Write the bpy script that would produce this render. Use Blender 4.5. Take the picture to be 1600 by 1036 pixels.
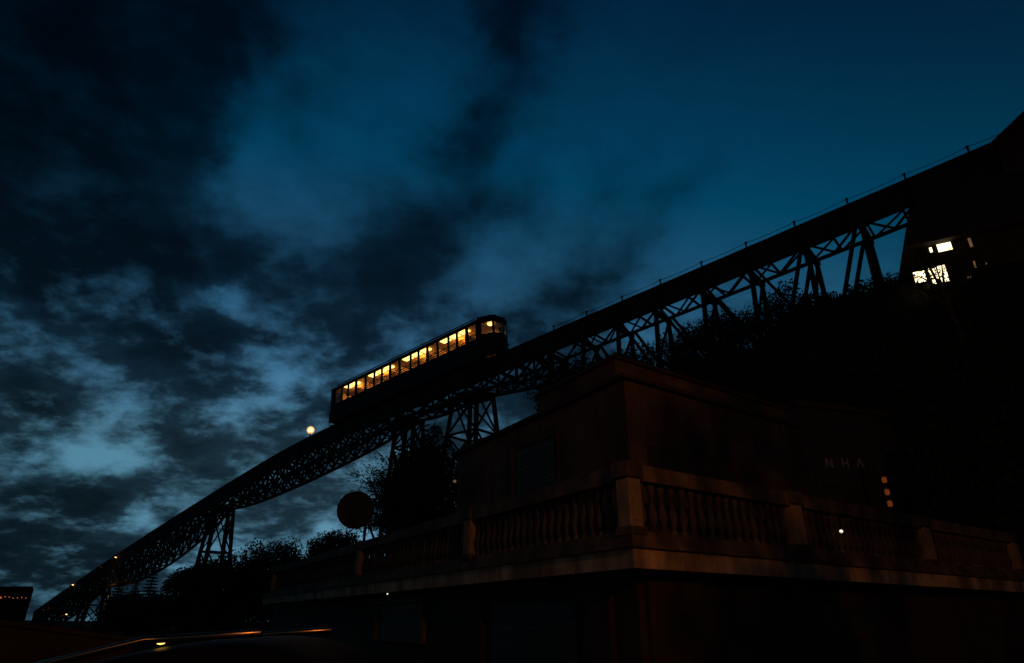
import bpy, bmesh, math, random
from mathutils import Vector, Matrix

for o in list(bpy.data.objects):
    bpy.data.objects.remove(o)
SC = bpy.context.scene
COL = SC.collection

# ------------------------------------------------------------------ camera
FPX = 1000.0                                  # focal length in photo pixels (1600 wide)
PITCH = math.atan(452.0 / FPX)
EYE = Vector((0.0, 0.0, 1.6))
cam_data = bpy.data.cameras.new("camera")
cam_data.sensor_width = 36.0
cam_data.lens = 36.0 * FPX / 1600.0
cam_data.clip_end = 3000.0
cam = bpy.data.objects.new("camera", cam_data)
cam.location = EYE
cam.rotation_euler = (math.pi / 2 + PITCH, 0, 0)
COL.objects.link(cam)
SC.camera = cam

CP, SP = math.cos(PITCH), math.sin(PITCH)


def ray(px, py):
    a = (px - 800) / FPX
    b = (518 - py) / FPX
    return Vector((a, CP - b * SP, SP + b * CP))


def at(px, py, depth):
    return EYE + ray(px, py) * depth


# ------------------------------------------------------------------ view
SC.view_settings.view_transform = 'Standard'
SC.view_settings.look = 'None'
SC.view_settings.exposure = 0.0
SC.view_settings.gamma = 1.0
SC.view_settings.use_curve_mapping = False
SC.cycles.use_denoising = True
SC.cycles.max_bounces = 6
SC.cycles.sample_clamp_indirect = 4.0

# ------------------------------------------------------------------ world: dusk sky with broken cloud
SUN_AZ = math.radians(-14)      # afterglow ahead and to the left
SUN_EL = math.radians(-2.0)
world = bpy.data.worlds.new("World")
SC.world = world
world.use_nodes = True
nt = world.node_tree
nt.nodes.clear()
NL = nt.links


def N(kind, **kw):
    n = nt.nodes.new(kind)
    for k, v in kw.items():
        setattr(n, k, v)
    return n


def wm(op, a, b=None, c=None, clamp=False):
    n = N('ShaderNodeMath', operation=op)
    n.use_clamp = clamp
    for i, v in enumerate((a, b, c)):
        if v is None:
            continue
        if isinstance(v, (int, float)):
            n.inputs[i].default_value = v
        else:
            NL.new(v, n.inputs[i])
    return n.outputs[0]


def cloud_uv(d):
    k = 1.0 / (max(d.z, 0.0) + 0.32)
    return (d.x * k, d.y * k)


tc = N('ShaderNodeTexCoord')
sep = N('ShaderNodeSeparateXYZ')
NL.new(tc.outputs['Generated'], sep.inputs[0])
kz = wm('DIVIDE', 1.0, wm('ADD', wm('MAXIMUM', sep.outputs[2], 0.0), 0.32))
uvn = N('ShaderNodeCombineXYZ')
NL.new(wm('MULTIPLY', sep.outputs[0], kz), uvn.inputs[0])
NL.new(wm('MULTIPLY', sep.outputs[1], kz), uvn.inputs[1])
# ragged edges: warp the layer coordinates with noise
wn = N('ShaderNodeTexNoise')
wn.inputs['Scale'].default_value = 3.2
wn.inputs['Detail'].default_value = 6
wn.inputs['Roughness'].default_value = 0.62
NL.new(uvn.outputs[0], wn.inputs['Vector'])
wsub = N('ShaderNodeVectorMath', operation='SUBTRACT')
wsub.inputs[1].default_value = (0.5, 0.5, 0.5)
NL.new(wn.outputs['Color'], wsub.inputs[0])
wscl = N('ShaderNodeVectorMath', operation='MULTIPLY')
wscl.inputs[1].default_value = (0.32, 0.32, 0.0)
NL.new(wsub.outputs[0], wscl.inputs[0])
wadd = N('ShaderNodeVectorMath', operation='ADD')
NL.new(uvn.outputs[0], wadd.inputs[0])
NL.new(wscl.outputs[0], wadd.inputs[1])
UV = wadd.outputs[0]

f1 = N('ShaderNodeTexNoise')
f1.inputs['Scale'].default_value = 5.2
f1.inputs['Detail'].default_value = 9
f1.inputs['Roughness'].default_value = 0.53
f1.inputs['Distortion'].default_value = 0.25
NL.new(uvn.outputs[0], f1.inputs['Vector'])
f2 = N('ShaderNodeTexNoise')
f2.inputs['Scale'].default_value = 17.0
f2.inputs['Detail'].default_value = 6
f2.inputs['Roughness'].default_value = 0.6
NL.new(uvn.outputs[0], f2.inputs['Vector'])

# (photo-view centre x, y, half-widths, tilt, weight): where the cloud layer is thick (+) or broken (-)
CLOUDS = [
    (40, 150, 380, 420, 0, 1.35), (260, 40, 260, 200, 0, .35), (120, 380, 330, 170, 0, .85),
    (810, 40, 75, 170, 20, .66), (735, 205, 75, 100, 15, .52), (690, 330, 150, 100, 0, .22),
    (640, 390, 250, 110, -20, .32), (600, 470, 170, 100, -40, .52), (540, 555, 110, 65, -35, .62),
    (360, 425, 320, 55, 3, .95), (190, 470, 190, 70, 0, .6), (260, 530, 150, 75, 0, .95), (345, 570, 90, 70, 0, .65),
    (40, 635, 130, 70, 0, 1.6), (290, 640, 95, 65, -20, .95), (200, 600, 90, 45, -10, .55), (310, 690, 120, 30, -5, .5),
    (40, 790, 230, 60, 6, 1.1), (300, 745, 290, 50, -10, 1.0), (100, 860, 220, 80, 0, 1.3),
    (430, 800, 220, 75, -15, .9), (515, 655, 110, 60, -20, .95), (0, 905, 300, 90, 0, 1.1),
    (1060, 290, 170, 45, -28, .30), (930, 410, 220, 60, -28, .32), (830, 500, 190, 90, -20, .36),
    (760, 680, 330, 130, 0, .95), (1000, 600, 400, 110, 0, .6), (420, 930, 900, 60, 0, .55),
    (398, 480, 45, 60, -8, -.62), (450, 600, 110, 45, -25, -.75), (375, 520, 55, 35, 0, .4), (60, 480, 90, 60, 0, .5), (150, 600, 90, 40, -10, -.55),
    (150, 700, 200, 30, 8, -.50), (230, 560, 260, 60, 0, .22), (425, 270, 90, 120, 20, -.35), (580, 130, 150, 170, 15, -.28), (330, 200, 120, 200, 10, .35), (560, 590, 60, 30, 0, -.3),
    (210, 805, 100, 36, -25, -.95), (120, 800, 90, 14, -8, -.4), (345, 850, 80, 18, 0, -.9), (525, 830, 60, 20, 0, -1.1),
    (270, 885, 120, 16, -5, -.9), (590, 725, 100, 28, -20, -.7), (1300, 120, 560, 380, -20, -.75), (1250, 340, 330, 120, -22, -.45),
]
acc = 0.0
for cx, cy, rx, ry, rot, wgt in CLOUDS:
    c0 = cloud_uv(ray(cx, cy).normalized())
    ca, sa = math.cos(math.radians(rot)), math.sin(math.radians(rot))
    e = 4.0
    a = cloud_uv(ray(cx + e * ca, cy + e * sa).normalized())
    b = cloud_uv(ray(cx - e * sa, cy + e * ca).normalized())
    A = Vector(((a[0] - c0[0]) / e * rx, (a[1] - c0[1]) / e * rx, 0))
    B = Vector(((b[0] - c0[0]) / e * ry, (b[1] - c0[1]) / e * ry, 0))
    # ellipse whose conjugate half-axes are A and B: rows of the inverse map
    det = A.x * B.y - A.y * B.x
    r1 = (B.y / det, -B.x / det, 0)
    r2 = (-A.y / det, A.x / det, 0)
    sb = N('ShaderNodeVectorMath', operation='SUBTRACT')
    sb.inputs[1].default_value = (c0[0], c0[1], 0)
    NL.new(UV, sb.inputs[0])
    d1 = N('ShaderNodeVectorMath', operation='DOT_PRODUCT')
    d1.inputs[1].default_value = r1
    NL.new(sb.outputs[0], d1.inputs[0])
    d2 = N('ShaderNodeVectorMath', operation='DOT_PRODUCT')
    d2.inputs[1].default_value = r2
    NL.new(sb.outputs[0], d2.inputs[0])
    q = wm('MULTIPLY', d1.outputs['Value'], d1.outputs['Value'])
    q = wm('MULTIPLY_ADD', d2.outputs['Value'], d2.outputs['Value'], q)
    g = wm('POWER', 0.16, q)
    acc = wm('MULTIPLY_ADD', g, wgt, acc)
dense = wm('MULTIPLY', wm('MAXIMUM', wm('SUBTRACT', acc, 0.75), 0.0), 0.8, clamp=True)
acc = wm('MINIMUM', wm('MAXIMUM', acc, -0.75), 0.85)
soft = N('ShaderNodeMapRange', interpolation_type='SMOOTHSTEP')   # high cloud is smoother than the low broken cloud
soft.inputs['From Min'].default_value = 0.34
soft.inputs['From Max'].default_value = 0.52
soft.inputs['To Min'].default_value = 1.0
soft.inputs['To Max'].default_value = 0.25
NL.new(sep.outputs[2], soft.inputs['Value'])
acc = wm('ADD', acc, wm('MULTIPLY', wm('MULTIPLY_ADD', f1.outputs[0], 2.5, -1.25), wm('MULTIPLY_ADD', soft.outputs[0], 0.62, 0.38)))
acc = wm('ADD', acc, wm('MULTIPLY', wm('MULTIPLY_ADD', f2.outputs[0], 1.8, -0.90), soft.outputs[0]))
fac = N('ShaderNodeMapRange', interpolation_type='SMOOTHSTEP')
fac.inputs['From Min'].default_value = -0.55
fac.inputs['From Max'].default_value = 0.90
NL.new(acc, fac.inputs['Value'])

sky = N('ShaderNodeTexSky', sky_type='NISHITA')
sky.sun_disc = False
sky.sun_elevation = SUN_EL
sky.sun_rotation = SUN_AZ
sky.air_density = 1.0
sky.dust_density = 1.2
sky.ozone_density = 3.0
# camera white balance and contrast of the photograph: per channel gain and offset
BG = 0.15
low = N('ShaderNodeCombineXYZ')      # the murk near the horizon keeps the colour it has a little higher up
NL.new(sep.outputs[0], low.inputs[0])
NL.new(sep.outputs[1], low.inputs[1])
NL.new(wm('MAXIMUM', sep.outputs[2], 0.23), low.inputs[2])
nrm = N('ShaderNodeVectorMath', operation='NORMALIZE')
NL.new(low.outputs[0], nrm.inputs[0])
NL.new(nrm.outputs[0], sky.inputs['Vector'])
sr = N('ShaderNodeSeparateColor')
NL.new(sky.outputs[0], sr.inputs[0])
cr = N('ShaderNodeCombineColor')
NL.new(wm('MAXIMUM', wm('MULTIPLY_ADD', sr.outputs[0], 1.45 / BG, -0.043 / BG), 0.0006 / BG), cr.inputs[0])
NL.new(wm('MAXIMUM', wm('MULTIPLY_ADD', sr.outputs[1], 1.70 / BG, -0.0492 / BG), 0.0030 / BG), cr.inputs[1])
NL.new(wm('MAXIMUM', wm('MULTIPLY_ADD', sr.outputs[2], 1.20 / BG, -0.098 / BG), 0.0060 / BG), cr.inputs[2])
# thick cloud keeps a little of the sky light that comes through it
thick = N('ShaderNodeMix', data_type='RGBA', blend_type='MULTIPLY')
thick.inputs[0].default_value = 1.0
NL.new(cr.outputs[0], thick.inputs[6])
# the cloud itself is uneven: thinner folds let more light through
fold = wm('MINIMUM', wm('MAXIMUM', wm('ADD', wm('MULTIPLY_ADD', f1.outputs[0], -1.7, 1.75), wm('MULTIPLY', wm('MULTIPLY_ADD', f2.outputs[0], -1.1, 0.55), soft.outputs[0])), 0.55), 1.6)
fold = wm('MULTIPLY', fold, wm('SUBTRACT', 1.0, wm('MINIMUM', dense, 0.55)))
tcol = N('ShaderNodeCombineColor')
NL.new(wm('MULTIPLY', fold, 0.125), tcol.inputs[0])
NL.new(wm('MULTIPLY', fold, 0.132), tcol.inputs[1])
NL.new(wm('MULTIPLY', fold, 0.140), tcol.inputs[2])
NL.new(tcol.outputs[0], thick.inputs[7])
mixc = N('ShaderNodeMix', data_type='RGBA')
NL.new(fac.outputs[0], mixc.inputs[0])
NL.new(cr.outputs[0], mixc.inputs[6])
NL.new(thick.outputs[2], mixc.inputs[7])
bg = N('ShaderNodeBackground')
bg.inputs['Strength'].default_value = BG
NL.new(mixc.outputs[2], bg.inputs['Color'])
wo = N('ShaderNodeOutputWorld')
NL.new(bg.outputs[0], wo.inputs['Surface'])

# ------------------------------------------------------------------ sun: already below the horizon, only a trace of afterglow
sun_data = bpy.data.lights.new("sun", 'SUN')
sun_data.energy = 0.02
sun_data.angle = math.radians(25)
sun_data.color = (1.0, 0.85, 0.75)
sun = bpy.data.objects.new("sun", sun_data)
sun.rotation_euler = (math.radians(86), 0, math.pi - SUN_AZ)
COL.objects.link(sun)

random.seed(11)
R = random.Random(5)
uni = R.uniform


# ------------------------------------------------------------------ materials
def mat(name, col, rough=0.7, metal=0.0, var=0.35, scale=4.0, bump=0.0, bscale=20.0, spec=0.3, streak=0.0):
    m = bpy.data.materials.new(name)
    m.use_nodes = True
    t = m.node_tree
    b = t.nodes['Principled BSDF']
    b.inputs['Roughness'].default_value = rough
    b.inputs['Metallic'].default_value = metal
    c = t.nodes.new('ShaderNodeTexCoord')
    n = t.nodes.new('ShaderNodeTexNoise')
    n.inputs['Scale'].default_value = scale
    n.inputs['Detail'].default_value = 6
    t.links.new(c.outputs['Object'], n.inputs['Vector'])
    r = t.nodes.new('ShaderNodeValToRGB')
    r.color_ramp.elements[0].position = 0.3
    r.color_ramp.elements[1].position = 0.7
    r.color_ramp.elements[0].color = (*[x * (1 - var) for x in col], 1)
    r.color_ramp.elements[1].color = (*[min(1, x * (1 + var)) for x in col], 1)
    t.links.new(n.outputs[0], r.inputs[0])
    if streak:
        mp = t.nodes.new('ShaderNodeMapping')
        mp.inputs['Scale'].default_value = (1.1, 1.1, 0.26)
        t.links.new(c.outputs['Object'], mp.inputs['Vector'])
        n3 = t.nodes.new('ShaderNodeTexNoise')
        n3.inputs['Scale'].default_value = 1.6
        n3.inputs['Detail'].default_value = 7
        n3.inputs['Roughness'].default_value = 0.65
        t.links.new(mp.outputs[0], n3.inputs['Vector'])
        r3 = t.nodes.new('ShaderNodeValToRGB')
        r3.color_ramp.elements[0].position = 0.40
        r3.color_ramp.elements[1].position = 0.58
        r3.color_ramp.elements[0].color = (*[1 - streak] * 3, 1)
        r3.color_ramp.elements[1].color = (1, 1, 1, 1)
        t.links.new(n3.outputs[0], r3.inputs[0])
        mm = t.nodes.new('ShaderNodeMix')
        mm.data_type = 'RGBA'
        mm.blend_type = 'MULTIPLY'
        mm.inputs[0].default_value = 1.0
        t.links.new(r.outputs[0], mm.inputs[6])
        t.links.new(r3.outputs[0], mm.inputs[7])
        t.links.new(mm.outputs[2], b.inputs['Base Color'])
    else:
        t.links.new(r.outputs[0], b.inputs['Base Color'])
    b.inputs['Specular IOR Level'].default_value = spec
    if bump:
        n2 = t.nodes.new('ShaderNodeTexNoise')
        n2.inputs['Scale'].default_value = bscale
        n2.inputs['Detail'].default_value = 5
        t.links.new(c.outputs['Object'], n2.inputs['Vector'])
        bp = t.nodes.new('ShaderNodeBump')
        bp.inputs['Strength'].default_value = bump
        t.links.new(n2.outputs[0], bp.inputs['Height'])
        t.links.new(bp.outputs[0], b.inputs['Normal'])
    return m


def glow(name, col, strength):
    m = bpy.data.materials.new(name)
    m.use_nodes = True
    b = m.node_tree.nodes['Principled BSDF']
    b.inputs['Base Color'].default_value = (*[x * 0.08 for x in col], 1)
    b.inputs['Emission Color'].default_value = (*col, 1)
    b.inputs['Emission Strength'].default_value = strength
    return m


def glass(name, col=(0.6, 0.65, 0.6)):
    m = bpy.data.materials.new(name)
    m.use_nodes = True
    t = m.node_tree
    t.nodes.clear()
    tr = t.nodes.new('ShaderNodeBsdfTransparent')
    tr.inputs[0].default_value = (0.93, 0.93, 0.9, 1)
    gl = t.nodes.new('ShaderNodeBsdfGlossy')
    gl.inputs['Roughness'].default_value = 0.05
    mx = t.nodes.new('ShaderNodeMixShader')
    mx.inputs[0].default_value = 0.06
    t.links.new(tr.outputs[0], mx.inputs[1])
    t.links.new(gl.outputs[0], mx.inputs[2])
    o = t.nodes.new('ShaderNodeOutputMaterial')
    t.links.new(mx.outputs[0], o.inputs[0])
    return m


M = dict(
    iron=mat('dark_iron', (0.012, 0.011, 0.010), 0.85, 0.0, 0.4, 3.0),
    deck=mat('deck_timber', (0.05, 0.04, 0.03), 0.85),
    carpaint=mat('car_livery', (0.012, 0.010, 0.010), 0.75, 0.0, 0.2),
    carroof=mat('car_roof_paint', (0.05, 0.05, 0.05), 0.6),
    cream=mat('cream_ceiling', (0.62, 0.42, 0.18), 0.6, 0, 0.08),
    wood=mat('varnished_wood', (0.55, 0.30, 0.10), 0.45, 0, 0.3, 6),
    seat=mat('dark_seat', (0.06, 0.035, 0.025), 0.7),
    glass=glass('pane_glass'),
    ceilamp=glow('car_ceiling_lamp', (1.0, 0.56, 0.14), 4.0),
    bulb=glow('small_warm_bulb', (1.0, 0.66, 0.30), 6.0),
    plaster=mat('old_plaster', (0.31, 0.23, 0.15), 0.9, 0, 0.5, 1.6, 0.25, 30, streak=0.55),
    stone=mat('balustrade_render', (0.085, 0.062, 0.042), 0.88, 0, 0.55, 2.6, 0.3, 25, streak=0.5),
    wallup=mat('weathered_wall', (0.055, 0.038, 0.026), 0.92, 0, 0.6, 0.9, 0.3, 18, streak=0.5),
    roof=mat('clay_roof', (0.022, 0.014, 0.010), 0.9, 0, 0.3, 2),
    shutter=mat('dark_shutter', (0.02, 0.022, 0.02), 0.7),
    ground=mat('hillside_soil', (0.016, 0.015, 0.010), 0.95, 0, 0.4, 0.5, spec=0.02),
    asphalt=mat('asphalt', (0.05, 0.048, 0.046), 0.85, 0, 0.3, 2.0, 0.2, 60),
    bark=mat('bark', (0.03, 0.024, 0.018), 0.9),
    leaf=mat('leaves', (0.035, 0.055, 0.022), 0.7, 0, 0.4, 3, spec=0.1),
    leaf2=mat('dark_leaves', (0.012, 0.022, 0.010), 0.8, 0, 0.5, 3, spec=0.03),
    needle=mat('needles', (0.012, 0.022, 0.012), 0.85, spec=0.03),
    autopaint=mat('black_car_paint', (0.005, 0.005, 0.006), 0.5, 0, 0.1, spec=0.02),
    autoglass=mat('tinted_glass', (0.008, 0.009, 0.010), 0.05, 0, 0.1),
    chrome=mat('chrome_trim', (0.6, 0.6, 0.6), 0.2, 1.0, 0.1),
    trim=mat('roof_trim', (0.20, 0.15, 0.10), 0.24, 1.0, 0.1),
    rubber=mat('tyre_rubber', (0.02, 0.02, 0.02), 0.8),
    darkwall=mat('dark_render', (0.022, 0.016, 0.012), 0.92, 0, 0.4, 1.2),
    dish=mat('dish_paint', (0.017, 0.015, 0.014), 0.8, 0, 0.2),
    letter=mat('pale_letters', (0.24, 0.24, 0.23), 0.7, 0, 0.1),
    winlit=glow('lit_window_pane', (1.0, 0.88, 0.58), 2.6),
    windim=glow('dim_window_pane', (1.0, 0.55, 0.25), 0.12),
    sodium=glow('sodium_bulb', (1.0, 0.60, 0.20), 5.0),
    amber_glow=glow('bright_amber', (1.0, 0.50, 0.10), 3.4),  # walkway lamps, and the painted glint on the car roof
    halo=glow('lamp_halo', (1.0, 0.40, 0.09), 4.5),
    amber=glow('amber_lamp', (1.0, 0.22, 0.04), 0.10),
    red=glow('red_string_lamp', (1.0, 0.22, 0.07), 0.5),
    white=glow('white_bulb', (1.0, 0.86, 0.66), 1.1),
    metal=mat('grey_metal', (0.10, 0.10, 0.10), 0.5, 0.6, 0.2),
)

# lit panes: lamp-bright in places, amber curtain in others
_t = M['winlit'].node_tree
_n = _t.nodes.new('ShaderNodeTexNoise')
_n.inputs['Scale'].default_value = 2.6
_n.inputs['Detail'].default_value = 4
_c = _t.nodes.new('ShaderNodeTexCoord')
_t.links.new(_c.outputs['Object'], _n.inputs['Vector'])
_r = _t.nodes.new('ShaderNodeValToRGB')
_r.color_ramp.elements[0].position = 0.34
_r.color_ramp.elements[0].color = (0.30, 0.12, 0.015, 1)
_r.color_ramp.elements[1].position = 0.45
_r.color_ramp.elements[1].color = (1.0, 0.84, 0.48, 1)
_t.links.new(_n.outputs[0], _r.inputs[0])
_t.links.new(_r.outputs[0], _t.nodes['Principled BSDF'].inputs['Emission Color'])

# the lamp's halo of glow, painted as a mostly transparent emissive shell
_t = M['halo'].node_tree
_b = _t.nodes['Principled BSDF']
_tr = _t.nodes.new('ShaderNodeBsdfTransparent')
_mx = _t.nodes.new('ShaderNodeMixShader')
_lw = _t.nodes.new('ShaderNodeLayerWeight')
_lw.inputs[0].default_value = 0.35
_inv = _t.nodes.new('ShaderNodeMath')
_inv.operation = 'MULTIPLY_ADD'
_inv.inputs[1].default_value = 0.27
_inv.inputs[2].default_value = 0.73
_t.links.new(_lw.outputs['Facing'], _inv.inputs[0])
_t.links.new(_inv.outputs[0], _mx.inputs[0])
_t.links.new(_b.outputs[0], _mx.inputs[1])
_t.links.new(_tr.outputs[0], _mx.inputs[2])
_t.links.new(_mx.outputs[0], _t.nodes['Material Output'].inputs[0])

# ------------------------------------------------------------------ object helpers
W = {}


def link(o, mw, parent=None):
    COL.objects.link(o)
    W[o.name] = mw.copy()
    if parent is not None:
        o.parent = parent
        o.matrix_parent_inverse = W[parent.name].inverted()
    o.matrix_basis = mw
    return o


def tag(o, label=None, cat=None, group=None, kind=None):
    if label:
        o['label'] = label
    if cat:
        o['category'] = cat
    if group:
        o['group'] = group
    if kind:
        o['kind'] = kind
    return o


def empty(name, loc, label, cat, group=None):
    o = bpy.data.objects.new(name, None)
    o.empty_display_size = 0.3
    link(o, Matrix.Translation(loc) if not isinstance(loc, Matrix) else loc)
    return tag(o, label, cat, group)


def mesh_obj(name, verts, faces, m, parent=None, mw=None, smooth=False):
    me = bpy.data.meshes.new(name)
    me.from_pydata([tuple(v) for v in verts], [], faces)
    me.update()
    me.materials.append(M[m])
    if smooth:
        me.polygons.foreach_set('use_smooth', [True] * len(me.polygons))
    o = bpy.data.objects.new(name, me)
    return link(o, mw or Matrix.Identity(4), parent)


def bm_obj(name, bm, m, parent=None, mw=None, smooth=False):
    bmesh.ops.recalc_face_normals(bm, faces=bm.faces)
    me = bpy.data.meshes.new(name)
    bm.to_mesh(me)
    bm.free()
    me.materials.append(M[m])
    if smooth:
        me.polygons.foreach_set('use_smooth', [True] * len(me.polygons))
    o = bpy.data.objects.new(name, me)
    return link(o, mw or Matrix.Identity(4), parent)


CUBE = {}


def unit_cube(m):
    """a unit cube with eased edges, shared between alike bars"""
    if m not in CUBE:
        bm = bmesh.new()
        bmesh.ops.create_cube(bm, size=1.0)
        me = bpy.data.meshes.new('bar_' + m)
        bm.to_mesh(me)
        bm.free()
        me.materials.append(M[m])
        CUBE[m] = me
    return CUBE[m]


def bar(name, p, q, w, m, parent, d=None, up=Vector((0, 0, 1)), base=None):
    """a straight member of section w x d from p to q"""
    p, q = Vector(p), Vector(q)
    ax = q - p
    ln = ax.length
    z = ax.normalized()
    x = up.cross(z)
    if x.length < 1e-3:
        x = Vector((1, 0, 0))
    x.normalize()
    y = z.cross(x)
    mid = (p + q) / 2
    mw = Matrix(((x.x * w, y.x * (d or w), z.x * ln, mid.x), (x.y * w, y.y * (d or w), z.y * ln, mid.y),
                 (x.z * w, y.z * (d or w), z.z * ln, mid.z), (0, 0, 0, 1)))
    if base is not None:
        mw = base @ mw
    o = bpy.data.objects.new(name, unit_cube(m))
    return link(o, mw, parent)


def box(name, lo, hi, m, parent, mw=None, bev=0.0):
    bm = bmesh.new()
    bmesh.ops.create_cube(bm, size=1.0)
    lo, hi = Vector(lo), Vector(hi)
    for v in bm.verts:
        v.co = Vector(((lo[i] + hi[i]) / 2 + v.co[i] * (hi[i] - lo[i]) for i in range(3)))
    if bev:
        bmesh.ops.bevel(bm, geom=list(bm.edges), offset=bev, segments=1, affect='EDGES')
    return bm_obj(name, bm, m, parent, mw)


def tube_into(bm, pts, rads, seg=6):
    rings = []
    for i, p in enumerate(pts):
        p = Vector(p)
        a = Vector(pts[min(i + 1, len(pts) - 1)]) - Vector(pts[max(i - 1, 0)])
        a.normalize()
        s = a.cross(Vector((0.31, 0.2, 0.93)))
        if s.length < 1e-3:
            s = a.cross(Vector((1, 0, 0)))
        s.normalize()
        t = a.cross(s)
        r = rads[i] if isinstance(rads, (list, tuple)) else rads
        rings.append([bm.verts.new(p + (s * math.cos(k * 2 * math.pi / seg) + t * math.sin(k * 2 * math.pi / seg)) * r) for k in range(seg)])
    for a, b in zip(rings, rings[1:]):
        for k in range(seg):
            bm.faces.new((a[k], a[(k + 1) % seg], b[(k + 1) % seg], b[k]))
    bm.faces.new(rings[0][::-1])
    bm.faces.new(rings[-1])


def lathe(prof, seg=10):
    bm = bmesh.new()
    rings = []
    for r, z in prof:
        rings.append([bm.verts.new((r * math.cos(k * 2 * math.pi / seg), r * math.sin(k * 2 * math.pi / seg), z)) for k in range(seg)])
    for a, b in zip(rings, rings[1:]):
        for k in range(seg):
            bm.faces.new((a[k], a[(k + 1) % seg], b[(k + 1) % seg], b[k]))
    bm.faces.new(rings[0][::-1])
    bm.faces.new(rings[-1])
    return bm


# ------------------------------------------------------------------ the line of the viaduct
# (u along the track, uphill and towards the viewer; v across, away from the viewer)
TA = Vector((21.19, 23.49))
TH = Vector((0.76802, -0.64042))
TN = Vector((0.64042, 0.76802))
GRADE = 0.0878


def track_z(u):
    z = 21.287
    if u >= -45:
        return z + GRADE * u
    z += GRADE * -45
    du = min(-45 - u, 15.0)
    s2 = 0.205
    z -= GRADE * du + (s2 - GRADE) * du * du / 30.0
    if u < -60:
        du = -60 - u
        z -= s2 * du + (0.265 - s2) * du * du / 104.0
    return z


def tv(u, v, dz=0.0):
    return Vector((TA.x + TH.x * u + TN.x * v, TA.y + TH.y * u + TN.y * v, track_z(u) + dz))


def track_hit(px, py):
    r = ray(px, py)
    t = (TA.x * TN.x + TA.y * TN.y) / (r.x * TN.x + r.y * TN.y)
    q = EYE + r * t
    return (q.x - TA.x) * TH.x + (q.y - TA.y) * TH.y, q.z


def edge_u(px):
    lo, hi = -130.0, 12.0
    for _ in range(50):
        mid = (lo + hi) / 2
        q = tv(mid, 0) - EYE
        x = 800 + FPX * q.x / (q.y * CP + q.z * SP)
        if x < px:
            lo = mid
        else:
            hi = mid
    return lo


def lerp_tab(tab, x):
    if x <= tab[0][0]:
        return tab[0][1]
    for (a, b), (c, d) in zip(tab, tab[1:]):
        if x <= c:
            k = (x - a) / (c - a)
            return b + (d - b) * k
    return tab[-1][1]


def sstep(a, b, x):
    k = max(0.0, min(1.0, (x - a) / (b - a)))
    return k * k * (3 - 2 * k)


UNDER = [(-140, -1.0), (-115, 0.2), (-95, -.5), (-67, -0.3), (-47, 1.5), (-39, 4.0), (-31, 8.0), (-25, 11.2), (-18, 13.6), (-8, 15.2), (5, 16.0), (40, 20.0), (120, 26)]


def street_z(x):
    return 0.19 * max(-9.0, min(x, 2.0))


def ground_z(x, y):
    u = (x - TA.x) * TH.x + (y - TA.y) * TH.y
    v = (x - TA.x) * TN.x + (y - TA.y) * TN.y
    g = lerp_tab(UNDER, u)
    s = street_z(x)
    k = sstep(-8.5, -2.0, v)
    far = 1.0 - 0.5 * sstep(10, 90, v)
    s += 7.0 * sstep(90, 300, y)
    n = 0.5 * math.sin(x * 0.31 + 1.3) * math.sin(y * 0.27) * k
    return s * (1 - k) + g * far * k + n


# ------------------------------------------------------------------ ground: one sheet from the street up the hillside to the horizon
def build_ground():
    xs = [-900, -500, -320, -220] + [-160 + 2.5 * i for i in range(113)] + [170, 260, 420, 900]
    ys = [-300, -120, -60] + [-30 + 2.0 * i for i in range(76)] + [150, 200, 280, 400, 700, 1200]
    vs = [(x, y, ground_z(x, y) - 0.02) for y in ys for x in xs]
    nx = len(xs)
    fs = [(j * nx + i, j * nx + i + 1, (j + 1) * nx + i + 1, (j + 1) * nx + i) for j in range(len(ys) - 1) for i in range(nx - 1)]
    tag(mesh_obj('ground', vs, fs, 'ground', smooth=True), kind='structure')
    # the street in front of the terrace house
    xs = [-24 + 1.0 * i for i in range(62)]
    vs, fs = [], []
    for x in xs:
        z = street_z(x) + 0.012
        vs += [(x, -9, z), (x, 7.6, z)]
    for i in range(len(xs) - 1):
        fs.append((2 * i, 2 * i + 2, 2 * i + 3, 2 * i + 1))
    tag(mesh_obj('street', vs, fs, 'asphalt'), kind='structure')
    vs, fs = [], []
    for x in xs:
        z = street_z(x)
        vs += [(x, 7.6, z - 0.05), (x, 7.6, z + 0.13), (x, 8.7, z + 0.13), (x, 8.7, z - 0.05)]
    for i in range(len(xs) - 1):
        for k in range(3):
            fs.append((4 * i + k, 4 * i + 4 + k, 4 * i + 5 + k, 4 * i + 1 + k))
    tag(mesh_obj('pavement', vs, fs, 'stone'), kind='structure')


build_ground()

# ------------------------------------------------------------------ viaduct
GW = 1.75            # distance between the two girders
GD = 1.32            # plate girder depth
via = empty('viaduct', tv(-60, 0) - Vector((0, 0, 15)), 'long dark iron railway viaduct climbing from lower left to upper right', 'viaduct')


def strip(name, v0, v1, top, bot, u0, u1, m, parent, step=1.0):
    """a continuous beam following the track between cross offsets v0..v1"""
    n = max(1, int((u1 - u0) / step))
    vs, fs = [], []
    for i in range(n + 1):
        u = u0 + (u1 - u0) * i / n
        b = bot(u) if callable(bot) else bot
        t = top(u) if callable(top) else top
        vs += [tv(u, v0, t), tv(u, v1, t), tv(u, v1, b), tv(u, v0, b)]
    for i in range(n):
        for k in range(4):
            fs.append((4 * i + k, 4 * i + (k + 1) % 4, 4 * i + 4 + (k + 1) % 4, 4 * i + 4 + k))
    fs += [(3, 2, 1, 0), tuple(4 * n + k for k in range(4))]
    return mesh_obj(name, vs, fs, m, parent)


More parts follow.
